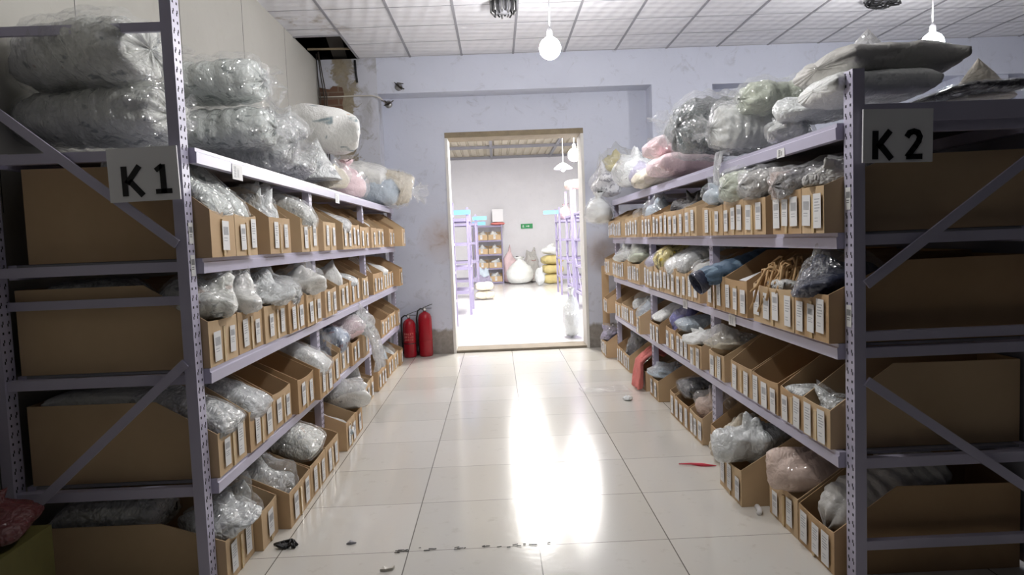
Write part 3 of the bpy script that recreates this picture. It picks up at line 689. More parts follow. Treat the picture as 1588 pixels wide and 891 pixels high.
BINLIST=[
('L1', 1, -1.16, 2.918, 3.184, 1.38),
('L1', 2, -1.16, 3.19, 3.47, 1.38),
('L1', 3, -1.16, 3.668, 4.035, 1.38),
('L1', 4, -1.16, 4.256, 4.643, 1.38),
('L1', 5, -1.16, 4.805, 5.167, 1.38),
('L1', 6, -1.16, 5.397, 5.723, 1.38),
('L1', 7, -1.16, 5.729, 6.056, 1.38),
('L1', 8, -1.16, 6.09, 6.51, 1.38),
('L1', 9, -1.16, 6.635, 6.906, 1.38),
('L1', 10, -1.16, 6.924, 7.345, 1.38),
('L1', 11, -1.16, 7.734, 8.106, 1.38),
('L1', 12, -1.07, 8.12, 8.375, 1.38),
('L2', 1, -1.196, 2.915, 3.232, 0.926),
('L2', 2, -1.2, 3.256, 3.591, 0.926),
('L2', 3, -1.19, 3.597, 3.959, 0.926),
('L2', 4, -1.176, 3.965, 4.294, 0.926),
('L2', 5, -1.162, 4.3, 4.649, 0.926),
('L2', 6, -1.174, 4.805, 5.14, 0.926),
('L2', 7, -1.193, 5.329, 5.662, 0.926),
('L2', 8, -1.2, 5.738, 6.156, 0.926),
('L2', 9, -1.2, 6.275, 6.555, 0.926),
('L2', 10, -1.2, 6.838, 7.383, 0.926),
('L2', 11, -1.2, 7.426, 7.772, 0.926),
('L2', 12, -1.2, 7.778, 8.124, 0.926),
('L2', 13, -1.123, 8.13, 8.375, 0.926),
('L3', 1, -1.19, 2.921, 3.239, 0.463),
('L3', 2, -1.18, 3.265, 3.604, 0.463),
('L3', 3, -1.187, 3.635, 3.951, 0.463),
('L3', 4, -1.158, 3.994, 4.346, 0.463),
('L3', 5, -1.126, 4.352, 4.697, 0.463),
('L3', 6, -1.157, 4.85, 5.048, 0.463),
('L3', 7, -1.192, 5.236, 5.537, 0.463),
('L3', 8, -1.167, 5.543, 5.853, 0.463),
('L3', 9, -1.153, 5.922, 6.194, 0.463),
('L3', 10, -1.195, 7.122, 7.64, 0.463),
('L3', 11, -1.2, 7.749, 8.158, 0.463),
('L3', 12, -1.179, 8.164, 8.375, 0.463),
('L4', 1, -1.185, 2.915, 3.241, 0),
('L4', 2, -1.146, 3.247, 3.474, 0),
('L4', 3, -1.088, 3.496, 3.89, 0),
('L4', 4, -1.09, 3.905, 4.248, 0),
('L4', 5, -1.09, 4.255, 4.598, 0),
('L4', 6, -1.08, 4.805, 5.108, 0),
('L4', 7, -1.087, 5.156, 5.409, 0),
('L4', 8, -1.2, 6.163, 6.388, 0),
('L4', 9, -1.199, 6.415, 6.555, 0),
('L4', 10, -1.184, 6.752, 7.222, 0),
('L4', 11, -1.196, 7.431, 7.779, 0),
('L4', 12, -1.19, 7.811, 8.149, 0),
('L4', 13, -1.165, 8.155, 8.375, 0),
('R1', 1, 1.27, 2.725, 2.923, 1.383),
('R1', 2, 1.27, 2.929, 3.232, 1.383),
('R1', 3, 1.27, 3.32, 3.614, 1.383),
('R1', 4, 1.27, 3.62, 3.934, 1.383),
('R1', 5, 1.27, 3.956, 4.342, 1.383),
('R1', 6, 1.27, 4.475, 4.76, 1.383),
('R1', 7, 1.27, 4.777, 5.349, 1.383),
('R1', 8, 1.27, 5.357, 5.736, 1.383),
('R1', 9, 1.27, 5.772, 6.165, 1.383),
('R1', 10, 1.27, 6.354, 6.935, 1.383),
('R1', 11, 1.27, 7.175, 7.582, 1.383),
('R1', 12, 1.27, 7.588, 7.995, 1.383),
('R2', 1, 1.285, 2.725, 3.041, 0.95),
('R2', 2, 1.285, 3.05, 3.537, 0.95),
('R2', 3, 1.285, 3.63, 3.982, 0.95),
('R2', 4, 1.285, 3.989, 4.341, 0.95),
('R2', 5, 1.285, 4.488, 4.77, 0.95),
('R2', 6, 1.285, 4.792, 5.082, 0.95),
('R2', 7, 1.285, 5.119, 5.446, 0.95),
('R2', 8, 1.285, 5.478, 5.794, 0.95),
('R2', 9, 1.285, 5.842, 6.165, 0.95),
('R2', 10, 1.285, 6.399, 6.968, 0.95),
('R2', 11, 1.285, 7.181, 7.506, 0.95),
('R2', 12, 1.285, 7.513, 7.838, 0.95),
('R2', 13, 1.285, 8.075, 8.446, 0.95),
('R3', 1, 1.302, 2.757, 3.008, 0.518),
('R3', 2, 1.31, 3.025, 3.272, 0.518),
('R3', 3, 1.31, 3.302, 3.638, 0.518),
('R3', 4, 1.31, 3.646, 3.981, 0.518),
('R3', 5, 1.308, 4.094, 4.388, 0.518),
('R3', 6, 1.292, 4.506, 4.781, 0.518),
('R3', 7, 1.31, 4.868, 5.206, 0.518),
('R3', 8, 1.31, 5.238, 5.529, 0.518),
('R3', 9, 1.284, 5.661, 5.985, 0.518),
('R3', 10, 1.247, 6.245, 6.415, 0.518),
('R3', 11, 1.31, 6.803, 7.049, 0.518),
('R3', 12, 1.31, 7.097, 7.502, 0.518),
('R3', 13, 1.31, 7.549, 7.929, 0.518),
('R3', 14, 1.245, 8.075, 8.345, 0.518),
('R4', 1, 1.31, 2.749, 3.086, 0),
('R4', 2, 1.31, 3.095, 3.426, 0),
('R4', 3, 1.196, 3.504, 3.853, 0),
('R4', 4, 1.31, 4.06, 4.388, 0),
('R4', 5, 1.31, 4.577, 4.882, 0),
('R4', 6, 1.31, 4.912, 5.286, 0),
('R4', 7, 1.31, 5.292, 5.446, 0),
('R4', 8, 1.305, 5.829, 6.165, 0),
('R4', 9, 1.29, 6.25, 6.5, 0),
('R4', 10, 1.31, 6.512, 6.853, 0),
('R4', 11, 1.31, 7.125, 7.495, 0),
('R4', 12, 1.31, 7.501, 7.871, 0),
('R4', 13, 1.222, 8.075, 8.5, 0),
]
GOODS=[
('log', (-1.7, 3.2, 1.876), (0.68, 0.42, 0.263), -0.12, 0, 'print', 'lower printed bundle in clear film behind the K 1 post', 'bundles on top of rack K 1', 'film_thin', 1, 0),
('log', (-1.68, 3.104, 2.107), (0.62, 0.44, 0.294), -0.25, 0, 'print', 'upper printed bundle lying on another above the K 1 sign', 'bundles on top of rack K 1', 'film_thin', 1, 0),
('log', (-1.6, 4.085, 2.221), (0.72, 0.44, 0.249), -0.1, 0, 'print2', 'long greenish printed bundle on the second stack past the K 1 post', 'bundles on top of rack K 1', 'film_thin', 1, 0),
('log', (-1.58, 4.101, 1.97), (0.72, 0.38, 0.241), 0, 0, 'print2', 'lower greenish printed bundle on the shelf past the K 1 post', 'bundles on top of rack K 1', 'film_thin', 1, 0),
('log', (-1.45, 4.371, 1.882), (0.5, 0.34, 0.32), 0, 0, 'clear', 'clear white bundle with gathered end beside the greenish bundle', 'bundles on top of rack K 1', 'film', 1, 0),
('heap', (-1.52, 5.096, 2.136), (0.42, 0.38, 0.269), 0, 0, 'clear', 'crinkled clear bag perched above the gathered white bundle', 'bundles on top of rack K 1', 'film', 1, 0),
('pack', (-1.42, 6.049, 2.188), (0.62, 0.62, 0.39), 0.2, 0.12, 'whiteprint', 'big white pillow pack with green motif on the bag pile', 'bundles on top of rack K 1', None, 0, 0.1),
('heap', (-1.4, 4.845, 1.87), (0.36, 0.38, 0.223), 0, 0, 'clear', 'low crinkled clear bag on the beam below the pillow pack', 'bundles on top of rack K 1', 'film', 0, 0),
('cone', (-1.36, 5.43, 1.899), (0.42, 0.5, 0.327), 0.3, 0, 'clear', 'peaked clear bag under the white pillow pack', 'bundles on top of rack K 1', 'film', 0, 0),
('heap', (-1.28, 5.61, 1.832), (0.26, 0.34, 0.215), 0, 0, 'cream', 'small knotted cream bag before the pink bag', 'bundles on top of rack K 1', 'film', 0, 0),
('sack', (-1.36, 6.569, 1.832), (0.4, 0.52, 0.369), 0, 0, 'pink', 'rounded pink bag among the white bundles', 'bundles on top of rack K 1', 'film_thin', 0, 0),
('pack', (-1.42, 7.915, 2.016), (0.5, 0.55, 0.3), 0, 0.2, 'whiteprint', 'white and orange printed pack beyond the pink bag', 'bundles on top of rack K 1', None, 0, 0.2),
('log', (-1.3, 7.824, 1.832), (0.5, 0.4, 0.301), 0, 0, 'paleblue', 'pale bundle in film near the far end', 'bundles on top of rack K 1', 'film_thin', 0, 0),
('log', (-1.12, 8.049, 1.832), (0.4, 0.42, 0.403), 0.25, 0.18, 'cream', 'cream bundle in loose film overhanging the far rack end', 'bundles on top of rack K 1', 'film', 1, 0),
('pack', (-1.38, 3.051, 1.568), (0.5, 0.238, 0.2), 0, 0.5, 'print2', "slanted printed pack in the first bin of K1's top row", 'goods in the top row bins of rack K 1', 'film_thin', 0, 0),
('pack', (-1.33, 3.33, 1.572), (0.4, 0.22, 0.18), 0, 0.75, 'print2', "upright pale printed pack in the second bin of K1's top row", 'goods in the top row bins of rack K 1', 'film_thin', 0, 0),
('heap', (-1.35, 3.852, 1.394), (0.38, 0.3, 0.344), 0.2, 0, 'greywhite', "grey white crumpled bag in the third bin of K1's top row", 'goods in the top row bins of rack K 1', 'film', 0, 0),
('pack', (-1.36, 4.45, 1.514), (0.46, 0.34, 0.24), 0, 0.35, 'print', "floppy printed pack in the fourth bin of K1's top row", 'goods in the top row bins of rack K 1', 'film', 0, 0),
('cone', (-1.34, 4.986, 1.394), (0.36, 0.32, 0.354), 0, 0, 'white', "peaked white bag in the fifth bin of K1's top row", 'goods in the top row bins of rack K 1', 'film_milky', 0, 0),
('pack', (-1.33, 5.56, 1.521), (0.4, 0.298, 0.15), 0, 0.3, 'white', "flat white pack in the sixth bin of K1's top row", 'goods in the top row bins of rack K 1', 'film_milky', 0, 0),
('heap', (-1.34, 6.771, 1.394), (0.36, 0.24, 0.34), 0, 0, 'print', "small patterned parcel in the ninth bin of K1's top row", 'goods in the top row bins of rack K 1', None, 0, 0),
('heap', (-1.296, 3.074, 1.091), (0.34, 0.289, 0.219), 0, 0, 'print', "clear bag with printed cards in the first bin of K1's second row", 'goods in the second row bins of rack K 1', 'film', 0, 0),
('pack', (-1.72, 3.074, 1.091), (0.4, 0.28, 0.219), 0, 0, 'clear', "deep clear pack in the first bin of K1's second row", 'goods in the second row bins of rack K 1', 'film_thin', 0, 0),
('peak', (-1.28, 3.423, 1.091), (0.3, 0.3, 0.219), 0, 0, 'whiteprint', "peaked printed bag in the second bin of K1's second row", 'goods in the second row bins of rack K 1', 'film', 0, 0),
('peak', (-1.27, 3.778, 1.091), (0.3, 0.3, 0.219), 0, 0, 'greywhite', "twisted clear bag in the third bin of K1's second row", 'goods in the second row bins of rack K 1', 'film', 0, 0),
('log', (-1.376, 4.13, 1.077), (0.46, 0.28, 0.18), 0, 0.25, 'clear', "rolled clear bundle in the fourth bin of K1's second row", 'goods in the second row bins of rack K 1', 'film', 0, 0),
('peak', (-1.272, 4.474, 1.091), (0.36, 0.321, 0.209), 0, 0, 'whiteprint', "pointed clear printed bag in the fifth bin of K1's second row", 'goods in the second row bins of rack K 1', 'film', 0, 0),
('heap', (-1.403, 5.495, 0.94), (0.42, 0.3, 0.37), 0, 0, 'white', "bulging white bag in the seventh bin of K1's second row", 'goods in the second row bins of rack K 1', None, 0, 0),
('pack', (-1.37, 5.947, 1.08), (0.4, 0.3, 0.12), 0, 0.3, 'greywhite', "flat grey pack in the eighth bin of K1's second row", 'goods in the second row bins of rack K 1', None, 0, 0),
('heap', (-1.4, 7.111, 0.94), (0.4, 0.5, 0.333), 0, 0, 'cream', "loose cream bag in the tenth bin of K1's second row", 'goods in the second row bins of rack K 1', 'film', 0, 0),
('pack', (-1.35, 7.599, 1.089), (0.36, 0.318, 0.12), 0, 0.3, 'white', "white paper pack in the eleventh bin of K1's second row", 'goods in the second row bins of rack K 1', None, 0, 0),
('pack', (-1.37, 3.08, 0.633), (0.42, 0.28, 0.16), 0, 0.38, 'clear', "crinkled clear pack in the first bin of K1's third row", 'goods in the third row bins of rack K 1', 'film', 0, 0),
('pack', (-1.72, 3.08, 0.739), (0.42, 0.27, 0.1), 0, 0, 'white', "flat white pack deep in the first bin of K1's third row", 'goods in the third row bins of rack K 1', None, 0, 0),
('pack', (-1.4, 3.434, 0.622), (0.5, 0.311, 0.17), 0, 0.38, 'greywhite', "matt white plastic pack in the second bin of K1's third row", 'goods in the third row bins of rack K 1', 'film_milky', 0, 0),
('pack', (-1.326, 4.524, 0.606), (0.46, 0.317, 0.2), 0, 0.4, 'white', "shiny folded white pack in the fifth bin of K1's third row", 'goods in the third row bins of rack K 1', 'film', 0, 0),
('heap', (-1.327, 4.949, 0.477), (0.34, 0.17, 0.333), 0, 0, 'navy', "dark garment bag in the sixth bin of K1's third row", 'goods in the third row bins of rack K 1', 'film', 0, 0),
('pack', (-1.332, 5.386, 0.57), (0.34, 0.273, 0.24), 0, 0.25, 'bluestripe', "stack of blue striped shirts in the seventh bin of K1's third row", 'goods in the third row bins of rack K 1', 'film_thin', 0, 0),
('heap', (-1.297, 5.698, 0.628), (0.4, 0.282, 0.228), 0, 0, 'pink', "pink puffed bag in the eighth bin of K1's third row", 'goods in the third row bins of rack K 1', 'film_milky', 0, 0),
('peak', (-1.243, 6.058, 0.628), (0.32, 0.244, 0.228), 0, 0, 'greywhite', "clear hanging bag in the ninth bin of K1's third row", 'goods in the third row bins of rack K 1', 'film_milky', 0, 0),
('heap', (-1.295, 3.078, 0.165), (0.36, 0.298, 0.148), 0, 0, 'clear', "front crumpled clear bag in the first bin of K1's floor row", 'goods in the floor row bins of rack K 1', 'film', 0, 0),
('pack', (-1.72, 3.078, 0.165), (0.46, 0.28, 0.196), 0, 0, 'clear', "long clear pack in the first bin of K1's floor row", 'goods in the floor row bins of rack K 1', 'film_thin', 0, 0),
('peak', (-1.346, 3.361, 0.014), (0.4, 0.199, 0.31), 0, 0, 'greywhite', "tall grey white bag in the second bin of K1's floor row", 'goods in the floor row bins of rack K 1', 'film', 0, 0),
('heap', (-1.298, 3.693, 0.014), (0.42, 0.34, 0.351), 0, 0, 'clear', "shiny wrinkled clear bag in the third bin of K1's floor row", 'goods in the floor row bins of rack K 1', 'film', 0, 0),
('pack', (-1.31, 4.077, 0.24), (0.5, 0.315, 0.18), 0, 0.35, 'print', "dark printed pack in the fourth bin of K1's floor row", 'goods in the floor row bins of rack K 1', 'film_thin', 0, 0),
('pack', (-1.3, 4.957, 0.114), (0.5, 0.16, 0.12), 0, 0.35, 'whiteprint', "narrow white printed pack in the sixth bin of K1's floor row", 'goods in the floor row bins of rack K 1', None, 0, 0),
('heap', (-1.247, 5.282, 0.165), (0.46, 0.225, 0.228), 0, 0, 'white', "large draped white bag in the seventh bin of K1's floor row", 'goods in the floor row bins of rack K 1', 'film_milky', 0, 0),
('peak', (-1.4, 6.276, 0.014), (0.4, 0.197, 0.379), 0, 0, 'greywhite', "tall grey plastic bag in the eighth bin of K1's floor row", 'goods in the floor row bins of rack K 1', 'film_milky', 0, 0),
('heap', (-1.376, 7.605, 0.014), (0.36, 0.32, 0.359), 0, 0, 'paleblue', "pale blue wrapped bag in the eleventh bin of K1's floor row", 'goods in the floor row bins of rack K 1', 'film', 0, 0),
('heap', (-1.37, 7.98, 0.014), (0.36, 0.3, 0.292), 0, 0, 'greywhite', "clear rustling bag in the twelfth bin of K1's floor row", 'goods in the floor row bins of rack K 1', 'film', 0, 0),
('pack', (1.51, 2.879, 1.887), (0.42, 0.38, 0.13), 3.142, 0, 'white', 'flat white pack with a dark motif on the K 2 post corner', 'bags on top of rack K 2', None, 0, 0),
('pack', (1.6, 2.957, 1.973), (0.5, 0.5, 0.17), 3.202, 0, 'greypillow', 'long grey cloth bundle on top of the pile by K 2', 'bags on top of rack K 2', None, 0, 0),
('cone', (1.59, 3.009, 2.099), (0.2, 0.18, 0.128), 3.142, 0, 'film_bright', 'translucent bag peak standing above the grey bundle', 'bags on top of rack K 2', None, 0, 0),
('cone', (2.0, 2.9, 1.898), (0.26, 0.24, 0.166), 3.142, 0, 'cream', 'pale peaked sack to the side of the grey bundle', 'bags on top of rack K 2', None, 0, 0),
('pack', (1.96, 2.919, 1.903), (0.26, 0.5, 0.052), 3.142, 0, 'charcoal', 'flat dark folded goods under the pale peaked sack', 'bags on top of rack K 2', 'film_thin', 0, 0),
('heap', (1.5, 3.227, 1.881), (0.34, 0.34, 0.172), 3.142, 0, 'greywhite', 'knobbly white bag behind the K 2 post', 'bags on top of rack K 2', None, 0, 0),
('log', (1.6, 3.816, 2.014), (0.56, 0.34, 0.19), 3.142, 0, 'green', 'pale green rolled bundle on the bag pile', 'bags on top of rack K 2', 'film_thin', 1, 0),
('log', (1.46, 4.021, 1.86), (0.46, 0.36, 0.266), 3.142, 0, 'white', 'white bundle with gathered end on the beam', 'bags on top of rack K 2', 'film', 1, 0),
('heap', (1.42, 3.413, 1.81), (0.24, 0.36, 0.144), 3.142, 0, 'clear', 'crumpled clear bag on the beam before the green roll', 'bags on top of rack K 2', 'film', 0, 0),
('log', (1.56, 4.857, 1.905), (0.66, 0.62, 0.413), 3.242, 0, 'darkgreen', 'large dark grey green bundle in loose film', 'bags on top of rack K 2', 'film', 1, 0),
('pack', (1.5, 5.797, 2.009), (0.5, 0.55, 0.2), 3.192, 0, 'pink', 'upper pink folded pack', 'bags on top of rack K 2', None, 0, 0),
('pack', (1.46, 5.501, 1.828), (0.46, 0.6, 0.2), 3.142, 0, 'pink', 'lower pink folded pack on the beam', 'bags on top of rack K 2', None, 0, 0),
('pack', (1.42, 6.21, 1.83), (0.4, 0.5, 0.18), 3.142, 0.3, 'cream', 'cream pack with dark edge beside the pink packs', 'bags on top of rack K 2', None, 0, 0),
('heap', (1.44, 7.079, 1.878), (0.44, 0.75, 0.368), 3.142, 0, 'greywhite', 'milky bag with lilac tint past the cream pack', 'bags on top of rack K 2', 'film_milky', 0, 0),
('heap', (1.5, 8.418, 2.088), (0.44, 0.6, 0.34), 3.142, 0, 'palegold', 'pale yellow bag high at the far end', 'bags on top of rack K 2', 'film', 0, 0),
('heap', (1.28, 8.22, 1.85), (0.34, 0.55, 0.413), 3.142, 0, 'knit', 'grey white knitted bundle overhanging the far end', 'bags on top of rack K 2', 'film_thin', 0, 0),
('heap', (1.41, 2.824, 1.548), (0.42, 0.17, 0.13), 3.142, 0, 'wrapred', "red flecked garment bag in the first bin of K2's top row", 'goods in the top row bins of rack K 2', 'film', 0, 0),
('log', (1.48, 3.08, 1.548), (0.56, 0.275, 0.163), 3.142, 0.12, 'wrapdark', "long dark bundle in loose film in the second bin of K2's top row", 'goods in the top row bins of rack K 2', 'film', 0, 0),
('log', (1.43, 3.467, 1.548), (0.46, 0.266, 0.162), 3.142, 0, 'wrapred', "rounded rosy bundle in the third bin of K2's top row", 'goods in the top row bins of rack K 2', 'film', 0, 0),
('log', (1.42, 3.777, 1.548), (0.44, 0.286, 0.184), 3.142, 0, 'green', "pale green roll in the fourth bin of K2's top row", 'goods in the top row bins of rack K 2', 'film_thin', 0, 0),
('heap', (1.38, 4.149, 1.548), (0.36, 0.32, 0.179), 3.142, 0, 'paleblue', "pale blue bag with dark patch in the fifth bin of K2's top row", 'goods in the top row bins of rack K 2', 'film_thin', 0, 0),
('cone', (1.44, 4.617, 1.397), (0.34, 0.257, 0.314), 3.142, 0, 'white', "white peaked flap of plastic in the sixth bin of K2's top row", 'goods in the top row bins of rack K 2', None, 0, 0),
('heap', (1.45, 5.063, 1.397), (0.36, 0.5, 0.335), 3.142, 0, 'black', "black and brown fabric in the seventh bin of K2's top row", 'goods in the top row bins of rack K 2', None, 0, 0),
('heap', (1.44, 5.969, 1.397), (0.34, 0.34, 0.335), 3.142, 0, 'paleblue', "pale blue wrapped bag in the ninth bin of K2's top row", 'goods in the top row bins of rack K 2', 'film', 0, 0),
('heap', (1.43, 6.644, 1.397), (0.32, 0.5, 0.267), 3.142, 0, 'white', "small white bag in the tenth bin of K2's top row", 'goods in the top row bins of rack K 2', 'film_thin', 0, 0),
('peak', (1.395, 2.883, 1.115), (0.36, 0.28, 0.185), 3.142, 0, 'navy', "clear bag over navy cloth in the first bin of K2's second row", 'goods in the second row bins of rack K 2', 'film', 0, 0),
('heap', (1.66, 3.293, 0.964), (0.4, 0.24, 0.29), 3.142, 0, 'wrapdark', "grey wrapped bag in the second bin of K2's second row", 'goods in the second row bins of rack K 2', 'film', 0, 0),
('pack', (1.391, 3.293, 1.094), (0.2, 0.2, 0.07), 3.142, -0.2, 'clear', "small crinkled white pack in the second bin of K2's second row", 'goods in the second row bins of rack K 2', None, 0, 0),
('log', (1.535, 4.629, 0.964), (0.5, 0.254, 0.266), 3.142, 0, 'white', "white rolled pack in the fifth bin of K2's second row", 'goods in the second row bins of rack K 2', 'film', 0, 0),
('pack', (1.485, 4.937, 1.145), (0.46, 0.26, 0.18), 3.142, 0.4, 'greywhite', "slanting white pack in the sixth bin of K2's second row", 'goods in the second row bins of rack K 2', 'film_thin', 0, 0),
('pack', (1.465, 5.282, 1.097), (0.42, 0.28, 0.2), 3.142, 0.45, 'white', "smooth white wrapped pack in the seventh bin of K2's second row", 'goods in the second row bins of rack K 2', 'film_thin', 0, 0),
('pack', (1.475, 5.636, 1.107), (0.44, 0.288, 0.24), 3.142, 0.4, 'yellow', "yellow patterned pack in the eighth bin of K2's second row", 'goods in the second row bins of rack K 2', None, 0, 0),
('pack', (1.485, 6.003, 1.119), (0.46, 0.295, 0.2), 3.142, 0.5, 'lilac', "slanted lilac pack in the ninth bin of K2's second row", 'goods in the second row bins of rack K 2', 'film_thin', 0, 0),
('heap', (1.415, 6.684, 1.115), (0.4, 0.5, 0.198), 3.142, 0, 'green', "green tinted clear bag in the tenth bin of K2's second row", 'goods in the second row bins of rack K 2', 'film_milky', 0, 0),
('heap', (1.395, 7.344, 1.115), (0.36, 0.297, 0.198), 3.142, 0, 'greywhite', "milky overhanging bag in the eleventh bin of K2's second row", 'goods in the second row bins of rack K 2', 'film_milky', 0, 0),
('heap', (1.442, 2.883, 0.532), (0.28, 0.223, 0.2), 3.142, 0, 'clear', "flat shiny white pack in the first bin of K2's third row", 'goods in the third row bins of rack K 2', 'film', 0, 0),
('pack', (1.41, 3.148, 0.637), (0.2, 0.2, 0.06), 3.142, 0, 'clear', "scrap of white plastic in the second bin of K2's third row", 'goods in the third row bins of rack K 2', None, 0, 0),
('peak', (1.418, 4.241, 0.683), (0.36, 0.2, 0.124), 3.142, 0, 'cream', "limp cream film bag in the fifth bin of K2's third row", 'goods in the third row bins of rack K 2', 'film_milky', 0, 0),
('heap', (1.372, 4.643, 0.654), (0.3, 0.247, 0.12), 3.142, 0, 'white', "small white bag in the sixth bin of K2's third row", 'goods in the third row bins of rack K 2', None, 0, 0),
('pack', (1.53, 5.037, 0.704), (0.5, 0.31, 0.12), 3.142, 0.1, 'paleblue', "pale blue flat pack in the seventh bin of K2's third row", 'goods in the third row bins of rack K 2', 'film_thin', 0, 0),
('heap', (1.49, 5.383, 0.532), (0.36, 0.26, 0.348), 3.142, 0, 'purple', "violet blue bag in the eighth bin of K2's third row", 'goods in the third row bins of rack K 2', 'film', 0, 0),
('pack', (1.484, 5.823, 0.748), (0.46, 0.296, 0.09), 3.142, 0.45, 'white', "white foam pack in the ninth bin of K2's third row", 'goods in the third row bins of rack K 2', None, 0, 0),
('heap', (1.447, 6.33, 0.532), (0.4, 0.142, 0.348), 3.142, 0, 'paleblue', "pale blue hanging bag in the tenth bin of K2's third row", 'goods in the third row bins of rack K 2', 'film_milky', 0, 0),
('heap', (1.49, 6.926, 0.532), (0.36, 0.218, 0.292), 3.142, 0, 'greywhite', "milky grey bag in the eleventh bin of K2's third row", 'goods in the third row bins of rack K 2', 'film', 0, 0),
('log', (1.59, 2.917, 0.133), (0.56, 0.3, 0.27), 3.142, 0.55, 'greypillow', "upright grey bundle in the first bin of K2's floor row", 'goods in the floor row bins of rack K 2', None, 0, 0),
('heap', (1.47, 3.261, 0.165), (0.46, 0.303, 0.283), 3.142, 0, 'beige', "big rosy beige bag in the second bin of K2's floor row", 'goods in the floor row bins of rack K 2', None, 0, 0),
('heap', (1.336, 3.679, 0.165), (0.42, 0.321, 0.283), 3.142, 0, 'greywhite', "big grey white plastic bag in the third bin of K2's floor row", 'goods in the floor row bins of rack K 2', None, 0, 0),
('heap', (1.51, 4.729, 0.014), (0.4, 0.277, 0.387), 3.142, 0, 'beige', "rosy bag in the fifth bin of K2's floor row", 'goods in the floor row bins of rack K 2', 'film', 0, 0),
('pack', (1.51, 5.099, 0.196), (0.4, 0.33, 0.15), 3.142, 0, 'charcoal', "dark folded goods in the sixth bin of K2's floor row", 'goods in the floor row bins of rack K 2', 'film_thin', 0, 0),
('heap', (1.465, 5.997, 0.157), (0.46, 0.308, 0.12), 3.142, 0, 'paleblue', "blue grey bag spilling over the front in the eighth bin of K2's floor row", 'goods in the floor row bins of rack K 2', 'film_milky', 0, 0),
('heap', (1.51, 6.682, 0.014), (0.4, 0.31, 0.227), 3.142, 0, 'charcoal', "dark garment bag in the tenth bin of K2's floor row", 'goods in the floor row bins of rack K 2', 'film', 0, 0),
('heap', (1.51, 7.31, 0.014), (0.4, 0.342, 0.429), 3.142, 0, 'charcoal', "dark grey frilled bag in the eleventh bin of K2's floor row", 'goods in the floor row bins of rack K 2', 'film', 0, 0),
('heap', (1.332, 8.287, 0.165), (0.36, 0.397, 0.204), 3.142, 0, 'greylilac', "lilac grey frilled bag in the thirteenth bin of K2's floor row", 'goods in the floor row bins of rack K 2', 'film', 0, 0),
]
# ------------------------------------------------------------------ place bins and goods
for b in BINLIST: cardbin(*b)
for (kind,loc,dims,yaw,pitch,mat,label,grp,filmk,tuft,roll) in GOODS:
    goods(kind,loc,dims,yaw,pitch,mat,label,grp,filmk,bool(tuft),roll)
# things that need a shape of their own
def drape(name,label,w,path,loc,yaw,mat,seed,th=.006,fold=.02,cat='cloth',group=None):
    o=link(name,drape_mesh(w,path,seed,th,fold),mat,None,loc,(0,0,yaw)); return tag(o,label,cat,group)
drape('coral_cloth','coral knitted cloth hanging over a floor bin to the ground by rack K2',.24,[(-.22,.30),(-.08,.34),(.02,.25),(.035,.12),(.05,.02)],(1.29,6.37,.0),PI,C['coral'],4,.02,.025)
drape('hanging_film','loose clear film hanging down past two rows of K1 beside the pink bag',.30,[(-.20,.28),(-.05,.30),(.03,.18),(.07,.02),(.08,-.12)],(-1.15,6.06,.463),0,F['film_milky'],9,.004,.03,cat='plastic film')
drape('film_tail','thin tail of film hanging from the top beam under the dark bundle',.10,[(-.06,.05),(.0,.05),(.012,-.05),(.014,-.13)],(1.312,4.1,1.80),PI,F['film_milky'],5,.003,.012,cat='plastic film')
goods('sack',(1.17,8.02,1.55),(.30,.42,.36),PI,0,'white','white bag hanging from the top of the far end of rack K2',None,'film')
goods('heap',(1.40,6.45,1.85),(.34,.36,.22),PI,0,'lilac','small lilac bag among the milky bags on top of K2','bags on top of rack K 2','film')
goods('heap',(1.43,4.22,.014),(.36,.28,.33),PI,0,'cream','cream bag in the narrow fourth bin of K2\'s floor row','goods in the floor row bins of rack K 2',None)
# tan cords bundled in a bin
R_=random.Random(3); w=MB()
for k in range(34):
    a=R_.uniform(-1,1); y=R_.uniform(-.11,.11); x0=R_.uniform(-.06,.10); pts=[]
    for q in range(9):
        u=q/8; pts.append((x0-.10*math.sin(u*PI)*R_.uniform(.7,1)+.10*u*a*.6+.02, y+.07*math.sin(u*5+k)*u+.10*(u-.5)*a, .02+.27*math.sin(u*PI*R_.uniform(.80,.95))*(.65+.35*abs(a))))
    w.tube(pts,.0062,6)
w.obj('cord_bundle',C['tanstring'],None,(1.37,3.42,.99),(0,0,PI),smooth=True,label='bundle of tan cords looping out of a bin on K2\'s second row',cat='cords')
# denim garment with an open cuff
dn=bag_mesh('log',.56,.25,.15,77,34,40); o=link('denim_jeans',dn,C['denim'],None,(1.46,4.16,1.12),(0,.22,PI+.15),label='blue denim jeans leg with open cuff reaching out of a bin on K2\'s second row',cat='jeans')
w=MB(); w.lathe([(.045,0),(.062,.004),(.068,.03),(.070,.065),(.064,.068),(.060,.05),(.050,.02),(.02,.012)],24,M=Matrix.Translation((.24,0,.068))@Matrix.Rotation(PI/2+.25,4,'Y'))
w.obj('cuff',C['navy'],o,smooth=True)
w=MB(); w.bar((0,0,0),(.16,0,.055),.15,.004); w.obj('paper_sheet',M['paper'],None,(1.31,3.74,1.138),(0,0,.0),label='white paper sheet lying over the bin edge beside the denim on K2',cat='paper')
# cardboard sheet behind the far end of K2
MB().box(1.25,1.335,8.505,8.513,0,1.05).obj('cardboard_sheet',M['card'][0],label='narrow brown cardboard sheet standing against the wall pier beyond rack K2',cat='cardboard')
